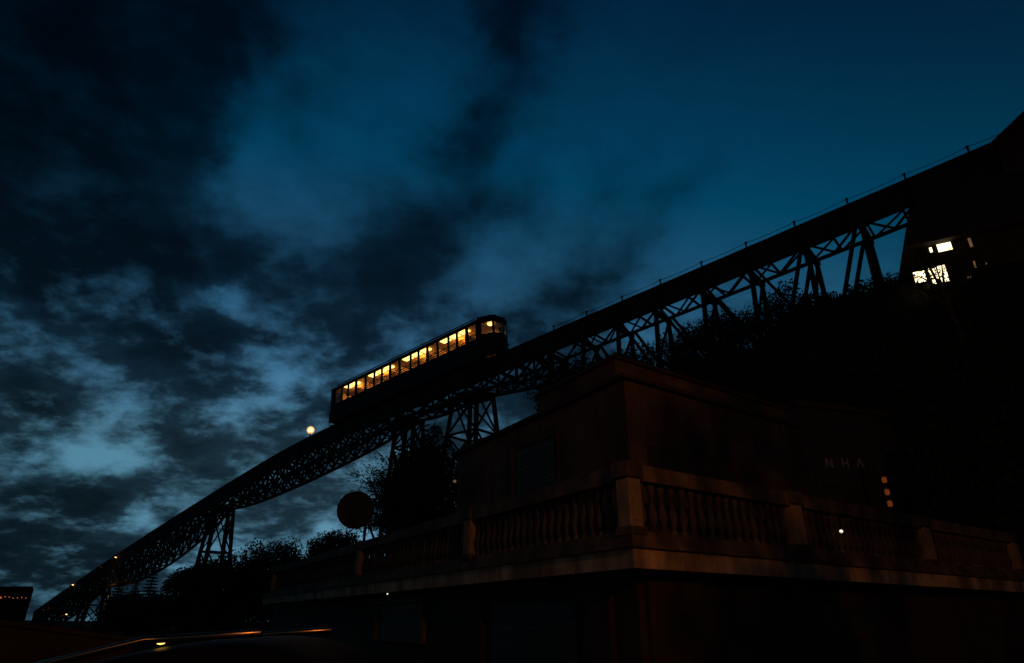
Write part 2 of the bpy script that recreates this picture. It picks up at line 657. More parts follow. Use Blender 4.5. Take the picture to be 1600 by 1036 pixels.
U_END, U_TOP = -113.0, 9.0
T1, T2, T3, T4 = edge_u(728), edge_u(630), edge_u(341), edge_u(150)
g = strip('plate_girder', 0, 0.12, -0.02, -GD, U_END, U_TOP, 'iron', via)
strip('flange', -0.10, 0.22, 0.03, -0.016, U_END, U_TOP, 'iron', g)
strip('flange', -0.10, 0.22, -GD - 0.004, -GD - 0.06, U_END, U_TOP, 'iron', g)
u = U_END + 0.7
while u < U_TOP:
    bar('stiffener', tv(u, -0.05, -0.03), tv(u, -0.05, -GD), 0.09, 'iron', g, 0.08)
    u += 2.6
# the far side is an open truss
ft = strip('truss_chord', GW - 0.12, GW, 0.03, -0.16, U_END, U_TOP, 'iron', via)
strip('truss_chord', GW - 0.14, GW + 0.02, -GD + 0.02, -GD - 0.14, U_END, U_TOP, 'iron', via)
u = U_END + 0.4
k = 0
while u + 1.45 < U_TOP:
    za, zb = (-GD, -0.12) if k % 2 else (-0.12, -GD)
    bar('truss_diagonal', tv(u, GW - 0.06, za), tv(u + 1.45, GW - 0.06, zb), 0.12, 'iron', ft, 0.10)
    if k % 2 == 0:
        bar('truss_post', tv(u, GW - 0.06, -0.1), tv(u, GW - 0.06, -GD), 0.12, 'iron', ft, 0.10)
    u += 1.45
    k += 1
strip('track_bed', 0.16, GW - 0.30, -0.28, -0.5, U_END, U_TOP, 'deck', via)
for v in (0.38, GW - 0.38):
    strip('rail', v - 0.035, v + 0.035, -0.13, -0.27, U_END, U_TOP, 'iron', via)

# fish-bellied lattice under the long lower spans
TB = edge_u(862)
SPANS = [(U_END + 1, T4, 3.0), (T4, T3, 3.95), (T3, T2, 3.1), (T2, T1, 1.95), (T1, TB, 0)]


def belly(u):
    for a, b, dmax in SPANS:
        if a <= u <= b:
            s = (u - a) / (b - a)
            if dmax == 0:
                return 1.75 + 1.2 * s
            return 1.55 + (dmax - 1.55) * (4 * s * (1 - s)) ** 0.8
    return 1.75


for v in (0.06, GW - 0.06):
    ch = strip('lower_chord', v - 0.11, v + 0.11, lambda u: -belly(u), lambda u: -belly(u) - 0.17, U_END + 1, TB, 'iron', via)
    for a, b, dmax in SPANS:
        n = max(3, round((b - a) / 1.55))
        for i in range(n):
            ua, ub = a + (b - a) * i / n, a + (b - a) * (i + 1) / n
            if belly(ua) + belly(ub) < 3.5:
                continue
            bar('lattice_bar', tv(ua, v, -GD), tv(ub, v, -belly(ub)), 0.15, 'iron', ch, 0.12)
            bar('lattice_bar', tv(ua, v, -belly(ua)), tv(ub, v, -GD), 0.15, 'iron', ch, 0.12)
            bar('lattice_post', tv(ub, v, -GD), tv(ub, v, -belly(ub)), 0.16, 'iron', ch, 0.13)
# laterals between the girders, seen from below
u = U_END + 1
i = 0
while u < U_TOP - 1.7:
    da, db = (-belly(u) - 0.1, -belly(u + 1.6) - 0.1) if u + 1.6 < TB else (-GD - 0.10, -GD - 0.10)
    bar('cross_beam', tv(u, 0.1, da), tv(u, GW - 0.1, da), 0.10, 'iron', via, 0.12)
    if u < TB:
        bar('cross_beam', tv(u, 0.1, -GD + 0.05), tv(u, GW - 0.1, -GD + 0.05), 0.14, 'iron', via, 0.2)
        bar('lateral_brace', tv(u, 0.1, da), tv(u + 1.6, GW - 0.1, db), 0.09, 'iron', via, 0.07)
    bar('lateral_brace', tv(u, GW - 0.1, da), tv(u + 1.6, 0.1, db), 0.09, 'iron', via, 0.07)
    u += 1.6
    i += 1

# guard wire on short posts along the near girder
posts_u = []
pu = edge_u(1518) + 2 * 2.62
while pu > edge_u(858):
    posts_u.append(pu)
    pu -= 2.66
for u in posts_u:
    pst = bar('rail_post', tv(u, 0.06, 0.02), tv(u, 0.06, 0.42), 0.075, 'iron', via, 0.06)
    bar('post_cap', tv(u, 0.0, 0.40), tv(u, 0.13, 0.44), 0.13, 'iron', pst, 0.07)
for ua, ub in zip(posts_u, posts_u[1:]):
    bm = bmesh.new()
    pts = []
    for k in range(7):
        s = k / 6
        pts.append(tv(ua + (ub - ua) * s, 0.06, 0.40 - 0.07 * 4 * s * (1 - s)))
    tube_into(bm, pts, 0.016, 5)
    bm_obj('guard_wire', bm, 'iron', via)


def tower(u, w_top, w_bot, depth_top, levels, v_spread, drop=0.0):
    """four-legged iron tower: cap mesh with legs, rings and braces"""
    cap = bar('tower', tv(u, -0.15, -depth_top - 0.28), tv(u, GW + 0.15, -depth_top - 0.28), 2 * w_top + 0.2, 'iron', via, 0.22)
    top = tv(u, 0, -depth_top - 0.3).z
    bz = min(ground_z(*tv(u, 0).xy), ground_z(*tv(u, -2).xy)) - 0.3 - drop

    def pt(su, sv, k):
        uu = u + su * (w_top + (w_bot - w_top) * k)
        vv = GW / 2 + sv * (GW / 2 + v_spread * k)
        p = tv(u, vv)
        return Vector((p.x + TH.x * (uu - u), p.y + TH.y * (uu - u), top + (bz - top) * k))
    for su in (-1, 1):
        for sv in (-1, 1):
            bar('leg', pt(su, sv, 0), pt(su, sv, 1), 0.34, 'iron', cap, 0.30)
    faces = [((-1, -1), (1, -1)), ((1, -1), (1, 1)), ((1, 1), (-1, 1)), ((-1, 1), (-1, -1))]
    for k0, k1 in zip(levels, levels[1:]):
        for a, b in faces:
            bar('brace', pt(*a, k0), pt(*b, k1), 0.12, 'iron', cap, 0.10)
            bar('brace', pt(*b, k0), pt(*a, k1), 0.12, 'iron', cap, 0.10)
            bar('ring_beam', pt(*a, k1), pt(*b, k1), 0.16, 'iron', cap, 0.14)
    return cap


tower(T1, 1.15, 2.0, 1.75, [0, 0.30, 0.62, 1.0], 0.9)
tower(T2, 0.55, 1.05, 1.6, [0, 0.18, 0.48, 1.0], 0.6)
tower(T3, 0.5, 1.2, 1.6, [0, 0.34, 0.66, 1.0], 0.8)
tower(T4, 0.8, 1.2, 1.6, [0, 0.35, 0.75, 1.0], 0.6)


def bent(px, rake):
    """two-legged trestle bent with a pair of raking struts"""
    u = edge_u(px)
    cap = bar('trestle_bent', tv(u, -0.1, -GD - 0.22), tv(u, GW + 0.1, -GD - 0.22), 0.3, 'iron', via, 0.22)
    g = min(ground_z(*tv(u, 0).xy), ground_z(*tv(u, GW).xy), ground_z(*tv(u, -0.6).xy)) - 0.5
    z0 = tv(u, 0, -GD - 0.2).z
    for v, o in ((0.1, -0.35), (GW - 0.1, 0.35)):
        a, b = tv(u, v), tv(u, v + o)
        bar('leg', (a.x, a.y, z0), (b.x, b.y, g), 0.22, 'iron', cap, 0.2)
    a, b = tv(u, 0.0), tv(u, GW)
    bar('brace', (b.x, b.y, z0), (a.x - 0.1, a.y, z0 - 3.2), 0.13, 'iron', cap, 0.1)
    bar('ring_beam', (a.x, a.y, z0 - 3.2), (b.x, b.y, z0 - 3.2), 0.14, 'iron', cap, 0.12)
    if rake:
        for v in (0.05, GW - 0.05):
            a = tv(u + 0.3 * (1 if rake > 0 else -1), v)
            b = tv(u + rake, v)
            zb = ground_z(b.x, b.y) - 0.4
            bar('raking_strut', (a.x, a.y, z0 + 0.1), (b.x, b.y, zb), 0.19, 'iron', cap, 0.16)


for px, rk in ((1424, -1.9), (1336, -1.9), (1252, -1.9), (1166, 2.6), (1092, 2.8), (1020, 3.0), (962, 3.0), (908, 3.2), (858, 0)):
    bent(px, rk)
# stone abutment at the foot of the line
p = tv(U_END + 1.0, GW / 2)
ab = box('abutment', (-1.0, -1.0, -3.0), (1.0, 1.0, -0.5), 'darkwall', via,
         Matrix.Translation((p.x, p.y, p.z - 1.4)) @ Matrix.Rotation(math.atan2(TH.y, TH.x), 4, 'Z'))

# ------------------------------------------------------------------ funicular car
KZ = 62600.0
cu0 = edge_u(520)


def car_s(px):
    return (KZ / (520 + 603.0) - KZ / (px + 603.0)) / 0.5452


o0 = tv(cu0, -0.33, 0.02)
ax = (tv(cu0 + 18, -0.33, 0.02) - o0).normalized()
ay = Vector((TN.x, TN.y, 0))
az = ax.cross(ay)
CM = Matrix(((ax.x, ay.x, az.x, o0.x), (ax.y, ay.y, az.y, o0.y), (ax.z, ay.z, az.z, o0.z), (0, 0, 0, 1)))
car = empty('funicular_car', CM, 'dark funicular railcar with a row of warmly lit windows, riding up the viaduct', 'railcar')
CL = car_s(757)      # length of the straight body
CWD = 2.4            # body width
ZB, Z1, Z2, ZR = 0.22, 1.76, 3.06, 3.30


def cbox(name, lo, hi, m, parent=car, bev=0.0):
    return box(name, lo, hi, m, parent, CM, bev)


T = 0.07
cbox('floor', (0.0, 0.02, ZB), (CL, CWD - 0.02, ZB + 0.12), 'carpaint')
near = cbox('side_panel', (0, 0, ZB - 0.02), (CL, T, Z1), 'carpaint')
far = cbox('side_panel', (0, CWD - T, ZB - 0.02), (CL, CWD, Z1), 'carpaint')
cbox('letter_board', (0, 0, Z2), (CL, T, ZR), 'carpaint')
cbox('letter_board', (0, CWD - T, Z2), (CL, CWD, ZR), 'carpaint')
for k in range(14):
    s = 0.4 + k * (CL - 0.8) / 13
    bar('panel_rib', (s, -0.012, ZB), (s, -0.012, Z1 - 0.06), 0.05, 'carpaint', near, 0.024, base=CM)
cbox('belt_rail', (0, -0.03, Z1 - 0.06), (CL, 0.0, Z1 + 0.01), 'carpaint', near)
# window rhythm read off the near side: (left, right, lit?)
WIN = [(526, 535.5, 0), (537, 545.5, 1), (547, 557.5, 1), (560, 573, 2), (575, 587, 1), (588.5, 599, 1), (600.5, 612, 1), (614, 627, 2),
       (629.5, 645, 1), (646.5, 657.5, 1), (659, 671.5, 1), (673.5, 688, 2), (690, 705.5, 1), (707, 719, 1), (720.5, 734, 1), (737, 751, 2)]
edges = [0.0]
for a, b, k in WIN:
    sa, sb = car_s(a) + 0.05, car_s(b) - 0.05
    for y0, y1 in ((0, T), (CWD - T, CWD)):
        cbox('pillar', (edges[-1], y0, Z1), (sa, y1, Z2), 'carpaint')
    w = cbox('window_pane', (sa, 0.025, Z1), (sb, 0.033, Z2), 'glass')
    bar('glazing_bar', (sa, 0.02, Z1 + 0.36), (sb, 0.02, Z1 + 0.36), 0.035, 'carpaint', w, 0.05, base=CM)
    cbox('window_pane', (sa, CWD - 0.033, Z1), (sb, CWD - 0.025, Z2), 'glass')
    edges.append(sb)
for y0, y1 in ((0, T), (CWD - T, CWD)):
    cbox('pillar', (edges[-1], y0, Z1), (CL, y1, Z2), 'carpaint')
# lower end wall
lw = cbox('end_wall', (-0.06, 0.0, ZB), (0.0, CWD, ZR), 'carpaint')
cbox('end_step', (-0.32, 0.25, 0.0), (-0.07, CWD - 0.25, 0.12), 'carpaint', lw)
for y in (0.12, CWD - 0.12):
    bm = bmesh.new()
    tube_into(bm, [(-0.06, y, 1.35), (-0.26, y, 1.3), (-0.30, y, 0.7), (-0.26, y, 0.05), (-0.06, y, 0.0)], 0.03)
    bm_obj('grab_rail', bm, 'carpaint', car, CM)
# roof: shallow arch with gutter and ventilators
vs, fs = [], []
NR = 8
for s in (-0.12, CL + 0.05):
    for k in range(NR + 1):
        t = k / NR
        vs.append((s, -0.10 + t * (CWD + 0.2), ZR - 0.02 + 0.30 * math.sin(math.pi * t) ** 0.7))
for k in range(NR):
    fs.append((k, k + 1, NR + 2 + k, NR + 1 + k))
vs += [(v[0], v[1], v[2] - 0.05) for v in vs[:]]
q = 2 * NR + 2
fs += [tuple(i + q for i in f[::-1]) for f in fs[:]]
fs += [(0, NR + 1, q + NR + 1, q), (NR, q + NR, q + 2 * NR + 1, 2 * NR + 1)]
fs += [(k, q + k, q + k + 1, k + 1) for k in range(NR)] + [(NR + 1 + k, NR + 2 + k, q + NR + 2 + k, q + NR + 1 + k) for k in range(NR)]
roof = mesh_obj('roof', vs, fs, 'carroof', car, CM, True)
cbox('gutter', (0.9, -0.16, ZR + 0.03), (CL - 0.4, -0.10, ZR + 0.10), 'carroof', roof)
for k in range(7):
    s = 2.0 + k * 2.3
    cbox('roof_ventilator', (s, CWD / 2 - 0.3, ZR + 0.22), (s + 0.55, CWD / 2 + 0.3, ZR + 0.36), 'carroof', roof, 0.04)
# bow-fronted uphill cab: three facets
cab_pl = [(CL, 0.0), (CL + 0.95, 0.42), (CL + 1.3, 1.2), (CL + 0.95, CWD - 0.42), (CL, CWD)]
cab = None
for i, (a, b) in enumerate(zip(cab_pl, cab_pl[1:])):
    A, B = Vector((*a, 0)), Vector((*b, 0))
    nrm = Vector((B.y - A.y, -(B.x - A.x), 0)).normalized()

    def panel(name, k0, k1, z0, z1, m, parent, th=0.06, off=0.0):
        P0, P1 = A.lerp(B, k0) + nrm * off, A.lerp(B, k1) + nrm * off
        I0, I1 = P0 - nrm * th, P1 - nrm * th
        v = [(*P0.xy, z0), (*P1.xy, z0), (*P1.xy, z1), (*P0.xy, z1), (*I0.xy, z0), (*I1.xy, z0), (*I1.xy, z1), (*I0.xy, z1)]
        return mesh_obj(name, v, [(0, 1, 2, 3), (5, 4, 7, 6), (4, 0, 3, 7), (1, 5, 6, 2), (3, 2, 6, 7), (4, 5, 1, 0)], m, parent, CM)
    c = panel('cab_front', 0, 1, ZB, 2.0, 'carpaint', car)
    panel('cab_header', 0, 1, 2.95, 3.34, 'carpaint', c)
    panel('cab_pillar', 0, 0.10, 2.0, 2.95, 'carpaint', c)
    panel('cab_pillar', 0.90, 1, 2.0, 2.95, 'carpaint', c)
    panel('cab_window', 0.10, 0.90, 2.0, 2.95, 'glass', c, 0.01, -0.02)
    if i in (1, 2):
        q = A.lerp(B, 0.3 if i == 1 else 0.7)
        bm = lathe([(0.09, 0), (0.10, 0.05), (0.07, 0.10)])
        hm = CM @ Matrix.Translation((q.x + 0.02, q.y, 1.35)) @ Matrix.Rotation(math.pi / 2, 4, 'Y')
        bm_obj('headlamp', bm, 'metal', c, hm)
vs = [(CL - 0.03, -0.08, ZR), (CL + 1.0, 0.36, ZR), (CL + 1.38, 1.2, ZR), (CL + 1.0, CWD - 0.36, ZR), (CL - 0.03, CWD + 0.08, ZR)]
top = [(CL - 0.6, 0.12, ZR + 0.36), (CL + 0.7, 0.55, ZR + 0.30), (CL + 0.95, 1.2, ZR + 0.28), (CL + 0.7, CWD - 0.55, ZR + 0.30), (CL - 0.6, CWD - 0.12, ZR + 0.36)]
croof = mesh_obj('cab_roof', vs + top, [(i, i + 1, i + 6, i + 5) for i in range(4)] + [(5, 6, 7, 8, 9), (4, 3, 2, 1, 0), (4, 0, 5, 9)], 'carroof', car, CM)
cbox('roof_lamp_housing', (CL + 0.3, 0.9, ZR + 0.30), (CL + 0.7, 1.5, ZR + 0.50), 'carroof', croof, 0.04)
# interior
cbox('ceiling', (0.02, T + 0.002, Z2 + 0.10), (CL + 0.02, CWD - T - 0.002, Z2 + 0.14), 'cream')
cbox('cab_ceiling', (CL + 0.03, 0.5, 3.12), (CL + 0.7, CWD - 0.5, 3.16), 'cream')
cbox('wall_lining', (0.02, CWD - T - 0.03, Z1 + 0.42), (CL, CWD - T - 0.004, Z1 + 0.62), 'wood')
cbox('wall_lining', (0.02, CWD - T - 0.03, Z2 - 0.22), (CL, CWD - T - 0.004, Z2 + 0.09), 'wood')
cbox('wall_lining', (0.02, CWD - T - 0.03, ZB + 0.13), (CL, CWD - T - 0.004, Z1), 'wood')
lit = [w for w in WIN if w[2] == 1]
sections = [(537, 557.5), (575, 612), (629.5, 671.5), (690, 734)]
for a, b in sections:
    sa, sb = car_s(a) - 0.05, car_s(b) + 0.05
    n = 2 if b - a < 25 else 3
    for k in range(n):
        s0 = sa + (sb - sa) * (k + 0.5) / n
        ln = (sb - sa) / n * 0.40
        cbox('ceiling_lamp', (s0 - ln, 0.13, Z2 + 0.0), (s0 + ln, 0.66, Z2 + 0.095), 'ceilamp', car, 0.03)
    ld = bpy.data.lights.new('car_saloon_light', 'POINT')
    ld.energy = 48.0
    ld.color = (1.0, 0.42, 0.08)
    ld.shadow_soft_size = 0.15
    lo_ = bpy.data.objects.new('car_saloon_light', ld)
    lo_.location = CM @ Vector(((sa + sb) / 2, 1.15, 2.75))
    COL.objects.link(lo_)
    for s in (sa - 0.08, sb + 0.02):
        cbox('partition', (s, T + 0.01, ZB + 0.13), (s + 0.05, CWD - T - 0.04, Z1 + 0.75), 'wood')
    k = sa + 0.3
    while k < sb - 0.3:
        st = cbox('bench_seat', (k, 0.3, 0.9), (k + 0.5, CWD - 0.3, 1.35), 'seat')
        cbox('seat_back', (k - 0.08, 0.3, 1.2), (k, CWD - 0.3, 2.05), 'wood', st)
        k += 1.35
for y, z in ((0.45, 2.55), (CWD - 0.35, 2.75), (CWD - 0.35, 2.62), (0.20, Z1 + 0.30)):
    bm = bmesh.new()
    tube_into(bm, [(0.2, y, z), (CL - 0.2, y, z)], 0.035 if z > 2.3 else 0.025)
    bm_obj('hand_rail', bm, 'seat', car, CM)
for px in (566, 620, 680, 744):
    for dx in (-0.12, 0.30):
        cbox('door_lamp', (car_s(px) + dx, CWD - 0.35, 2.93), (car_s(px) + dx + 0.09, CWD - 0.26, 3.02), 'bulb', car, 0.02)
cbox('cab_lamp', (CL + 0.18, 0.62, 2.93), (CL + 0.52, 0.95, 3.10), 'ceilamp', car, 0.04)
for s in (2.4, 5.2, CL - 4.6, CL - 1.8):
    for y in (0.55, CWD - 0.55):
        bm = lathe([(0.05, -0.06), (0.34, -0.06), (0.38, 0.02), (0.34, 0.06), (0.05, 0.06)], 16)
        bm_obj('wheel', bm, 'iron', car, CM @ Matrix.Translation((s, y, 0.22)) @ Matrix.Rotation(math.pi / 2, 4, 'X'))

# ------------------------------------------------------------------ terrace house
HC = Vector((1.80, 10.006))
HL = Vector((-math.sin(math.radians(30.6)), math.cos(math.radians(30.6))))
HR = Vector((math.sin(math.radians(54)), math.cos(math.radians(54))))
NLO = Vector((-HL.y, HL.x)) * -1
NLO = Vector((-HL.y, HL.x)) if Vector((-HL.y, HL.x)).y < 0 else Vector((HL.y, -HL.x))       # outward from the left facade
NRO = Vector((HR.y, -HR.x))                                                                 # outward from the right facade
Z_FB, Z_FT, Z_LT, Z_PB, Z_RB, Z_RT = 2.31, 2.60, 2.78, 2.78, 3.66, 3.86
house = empty('terrace_house', (HC.x, HC.y, 0), 'plastered house whose raised terrace is lined by a pale balustrade', 'house')


def hp(al, be, z):
    """point al metres along the left facade and be metres along the right one from the corner"""
    q = HC + HL * al + HR * be
    return Vector((q.x, q.y, z))


def proj_x(p):
    d = p - EYE
    return 800 + FPX * d.x / (d.y * CP + d.z * SP)


def solve(fn, px, lo, hi):
    inc = proj_x(fn(hi)) > proj_x(fn(lo))
    for _ in range(50):
        m = (lo + hi) / 2
        if (proj_x(fn(m)) < px) == inc:
            lo = m
        else:
            hi = m
    return lo


def prism(name, pts, z0, z1, m, parent, zf=None):
    n = len(pts)
    vs = [(p[0], p[1], z0) for p in pts] + [(p[0], p[1], z1 if zf is None else zf(i)) for i, p in enumerate(pts)]
    fs = [tuple(range(n))[::-1], tuple(range(n, 2 * n))] + [(i, (i + 1) % n, n + (i + 1) % n, n + i) for i in range(n)]
    bm = bmesh.new()
    bv = [bm.verts.new(v) for v in vs]
    for f in fs:
        bm.faces.new([bv[i] for i in f])
    return bm_obj(name, bm, m, parent)


LEN_L = solve(lambda t: hp(t, 0, 3.2), 414, 0.5, 40)
LEN_R = 19.0


def wall_run(name, along, p0, p1, off0, off1, z0, z1, m, parent):
    """a straight piece between distances p0..p1 along a facade, from off0 (outer) to off1 (inner)"""
    d, nrm = (HL, NLO) if along == 'L' else (HR, NRO)
    a, b = HC + d * p0, HC + d * p1
    pts = [a + nrm * off0, b + nrm * off0, b + nrm * off1, a + nrm * off1]
    return prism(name, pts, z0, z1, m, parent)


def mitre(off):
    """corner point of the two facades pushed out by off"""
    # solve HC + NLO*off + HL*s = HC + NRO*off + HR*t
    a, b = NLO * off, NRO * off
    det = HL.x * -HR.y + HR.x * HL.y
    dx, dy = (b - a).x, (b - a).y
    s = (dx * -HR.y + HR.x * dy) / det
    return HC + a + HL * s


def ring(name, o, i, z0, z1, m, parent, bit=0.0):
    """an L-shaped course round the corner"""
    e1, e2 = HL * (LEN_L + bit), HR * LEN_R
    pts = [HC + e1 + NLO * o, mitre(o), HC + e2 + NRO * o, HC + e2 + NRO * i, mitre(i), HC + e1 + NLO * i]
    return prism(name, pts, z0, z1, m, parent)


slab_pts = [mitre(-0.02), HC + HR * LEN_R + NRO * -0.02, HC + HR * LEN_R + HL * 9, HC + HL * LEN_L + HR * 9, HC + HL * LEN_L + NLO * -0.02]
prism('terrace_slab', slab_pts, Z_FB + 0.02, Z_LT - 0.02, 'plaster', house)
fas = ring('fascia', 0.0, -0.3, Z_FB, Z_FT, 'plaster', house)
led = ring('ledge', 0.07, -0.32, Z_FT, Z_FT + 0.06, 'stone', house, 0.04)
ring('moulding', 0.03, -0.31, Z_FT + 0.062, Z_LT, 'stone', house, 0.02)
# balustrade: bottom course, piers, balusters and hand rail
PL = [solve(lambda t: hp(t, 0, 3.2), px, 0.3, 40) for px in (731, 559, 426)]
PR = [solve(lambda t: hp(0, t, 3.2), px, 0.3, 40) for px in (1248, 1452)]
PR.append(PR[1] + (PR[1] - PR[0]))
piers = [('L', 0.0)] + [('L', t) for t in PL] + [('R', t) for t in PR]
PW = 0.17
BASE_M = {}


def frame_at(along, t, off):
    d, nrm = (HL, NLO) if along == 'L' else (HR, NRO)
    q = HC + d * t + nrm * off
    return Matrix(((d.x, -nrm.x, 0, q.x), (d.y, -nrm.y, 0, q.y), (0, 0, 1, 0), (0, 0, 0, 1)))


for along, t in piers:
    tt = t if t > 0 else PW
    fm = frame_at(along, tt, -0.13)
    if t == 0:
        fm = frame_at('R', 0.13, -0.13)
    PW = 0.14 if t == 0 else 0.17
    pr = box('pier', (-PW, -PW, Z_PB), (PW, PW, Z_RB - 0.02), 'plaster', house, fm, 0.012)
    box('pier_base', (-PW - 0.035, -PW - 0.035, Z_PB + 0.004), (PW + 0.035, PW + 0.035, Z_PB + 0.13), 'stone', pr, fm, 0.01)
    box('pier_panel', (-PW + 0.06, -PW - 0.012, Z_PB + 0.22), (PW - 0.06, PW + 0.012, Z_RB - 0.16), 'plaster', pr, fm, 0.006)
    box('pier_cap', (-PW - 0.05, -PW - 0.05, Z_RB - 0.018), (PW + 0.05, PW + 0.05, Z_RT + 0.035), 'stone', pr, fm, 0.02)
prof = [(0.075, 0), (0.075, 0.05), (0.045, 0.07), (0.040, 0.11), (0.075, 0.20), (0.085, 0.27), (0.070, 0.36), (0.042, 0.47), (0.036, 0.56),
        (0.052, 0.60), (0.040, 0.63), (0.062, 0.67), (0.070, 0.70), (0.070, 0.76)]
bal_me = None
bays = [('L', 0.272, PL[0]), ('L', PL[0], PL[1]), ('L', PL[1], PL[2]), ('R', 0.272, PR[0]), ('R', PR[0], PR[1]), ('R', PR[1], PR[2])]
for along, a, b in bays:
    a2, b2 = a + PW * (0 if a < 0.4 else 1), b - PW
    wall_run('balustrade_base', along, a2, b2, 0.0, -0.26, Z_PB + 0.003, Z_PB + 0.07, 'stone', house)
    wall_run('hand_rail', along, a2, b2, 0.03, -0.29, Z_RB - 0.05, Z_RT, 'stone', house)
    n = round((b2 - a2) / 0.235)
    for i in range(n):
        t = a2 + (b2 - a2) * (i + 0.5) / n
        fm = frame_at(along, t, -0.13) @ Matrix.Translation((0, 0, Z_PB + 0.068)) @ Matrix.Rotation(uni(-.025, .025), 4, 'X') @ Matrix.Rotation(uni(-.025, .025), 4, 'Y') @ Matrix.Rotation(uni(0, 6), 4, 'Z') @ Matrix.Scale(uni(.96, 1.02), 4)
        if bal_me is None:
            o = bm_obj('baluster', lathe(prof, 9), 'stone', house, fm, True)
            bal_me = o.data
        else:
            link(bpy.data.objects.new('baluster', bal_me), fm, house)
# ground floor, set back under the slab
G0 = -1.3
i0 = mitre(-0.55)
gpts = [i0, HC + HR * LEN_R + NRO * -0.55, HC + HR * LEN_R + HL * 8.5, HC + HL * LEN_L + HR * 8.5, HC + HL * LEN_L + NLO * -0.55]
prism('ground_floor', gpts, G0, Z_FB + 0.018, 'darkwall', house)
# corner pilaster and bays of the ground floor
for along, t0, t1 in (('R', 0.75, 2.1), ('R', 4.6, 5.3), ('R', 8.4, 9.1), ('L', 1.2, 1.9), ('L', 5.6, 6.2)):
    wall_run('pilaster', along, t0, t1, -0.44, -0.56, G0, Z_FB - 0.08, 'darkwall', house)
for along, t0, t1 in (('R', 2.5, 4.2), ('R', 5.7, 8.0), ('L', 2.2, 5.2)):
    d = wall_run('shutter_door', along, t0, t1, -0.51, -0.56, G0, 1.9, 'shutter', house)
    z = 0.1
    while z < 1.85:
        wall_run('door_slat', along, t0 + 0.05, t1 - 0.05, -0.495, -0.512, z, z + 0.085, 'shutter', d)
        z += 0.12
ta = solve(lambda t: hp(t, 0, 1.8), 634, 1, 40)
tb = solve(lambda t: hp(t, 0, 1.8), 566, 1, 40)
wf = wall_run('window', 'L', ta, tb, -0.53, -0.56, 1.15, 2.05, 'shutter', house)
for z0, z1 in ((1.08, 1.15), (2.05, 2.12)):
    wall_run('window_frame', 'L', ta - 0.08, tb + 0.08, -0.40, -0.56, z0, z1, 'stone', wf)
for t0, t1 in ((ta - 0.08, ta), (tb, tb + 0.08)):
    wall_run('window_frame', 'L', t0, t1, -0.42, -0.56, 1.152, 2.048, 'stone', wf)

# upper storey set back behind the terrace
SB = 1.5


def up(al, be, z):
    return hp(SB + al, SB + be, z)


UL = solve(lambda t: up(t, 0, 4.2), 712, 0.5, 40)
UR = solve(lambda t: up(0, t, 4.6), 1263, 0.5, 40)
r = ray(984, 592)
q = up(0, 0, 0)
ZW = 1.6 + r.z * (q.y / r.y)
wall = []
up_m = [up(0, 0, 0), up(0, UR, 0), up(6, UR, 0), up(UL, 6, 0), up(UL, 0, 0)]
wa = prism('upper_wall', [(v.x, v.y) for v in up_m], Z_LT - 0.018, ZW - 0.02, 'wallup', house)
# low hipped roof with eaves
ev = [up(-0.14, -0.14, 0), up(-0.14, UR + 0.05, 0), up(6, UR + 0.05, 0), up(UL + 0.2, 6, 0), up(UL + 0.2, -0.14, 0)]
cen = sum((Vector(v) for v in ev), Vector()) / 5
bm = bmesh.new()
lo_ = [bm.verts.new((v.x, v.y, ZW - 0.018)) for v in ev]
mid_ = [bm.verts.new((v.x, v.y, ZW + 0.07)) for v in ev]
hi_ = [bm.verts.new((v.x + (cen.x - v.x) * 0.7, v.y + (cen.y - v.y) * 0.7, ZW + 0.16)) for v in ev]
bm.faces.new(lo_[::-1])
for i in range(5):
    j = (i + 1) % 5
    bm.faces.new((lo_[i], lo_[j], mid_[j], mid_[i]))
    bm.faces.new((mid_[i], mid_[j], hi_[j], hi_[i]))
bm.faces.new(hi_)
rf = bm_obj('roof', bm, 'roof', house)
# taller volume along the right side
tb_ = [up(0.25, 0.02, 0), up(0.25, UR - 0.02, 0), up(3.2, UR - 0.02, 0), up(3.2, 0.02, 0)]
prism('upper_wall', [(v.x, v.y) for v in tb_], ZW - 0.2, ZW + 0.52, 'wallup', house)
tb_ = [up(0.17, -0.06, 0), up(0.17, UR + 0.04, 0), up(3.28, UR + 0.04, 0), up(3.28, -0.06, 0)]
prism('parapet_cap', [(v.x, v.y) for v in tb_], ZW + 0.522, ZW + 0.60, 'roof', house)


def up_run(name, along, t0, t1, o0, o1, z0, z1, m, parent):
    d, nrm, c = (HL, NLO, up(0, 0, 0).xy) if along == 'L' else (HR, NRO, up(0, 0, 0).xy)
    a, b = c + d * t0, c + d * t1
    return prism(name, [a + nrm * o0, b + nrm * o0, b + nrm * o1, a + nrm * o1], z0, z1, m, parent)


t0 = solve(lambda t: up(t, 0, 4.3), 872, 0.1, 40)
t1 = solve(lambda t: up(t, 0, 4.3), 803, 0.1, 40)
r = ray(838, 694)
q = up((t0 + t1) / 2, 0, 0)
ZWT = 1.6 + r.z * (q.y / r.y)
dr = up_run('balcony_door', 'L', t0, t1, 0.012, -0.05, Z_LT, ZWT, 'shutter', house)
up_run('door_frame', 'L', t0 - 0.09, t0, 0.05, -0.05, Z_LT, ZWT + 0.09, 'wallup', dr)
up_run('door_frame', 'L', t1, t1 + 0.09, 0.05, -0.05, Z_LT, ZWT + 0.09, 'wallup', dr)
up_run('door_frame', 'L', t0, t1, 0.05, -0.05, ZWT + 0.002, ZWT + 0.09, 'wallup', dr)
z = Z_LT + 0.2
while z < ZWT - 0.1:
    for k in (0, 1):
        h = (t1 - t0) / 2
        up_run('shutter_slat', 'L', t0 + k * h + 0.06, t0 + (k + 1) * h - 0.06, 0.03, 0.012, z, z + 0.07, 'shutter', dr)
    z += 0.12
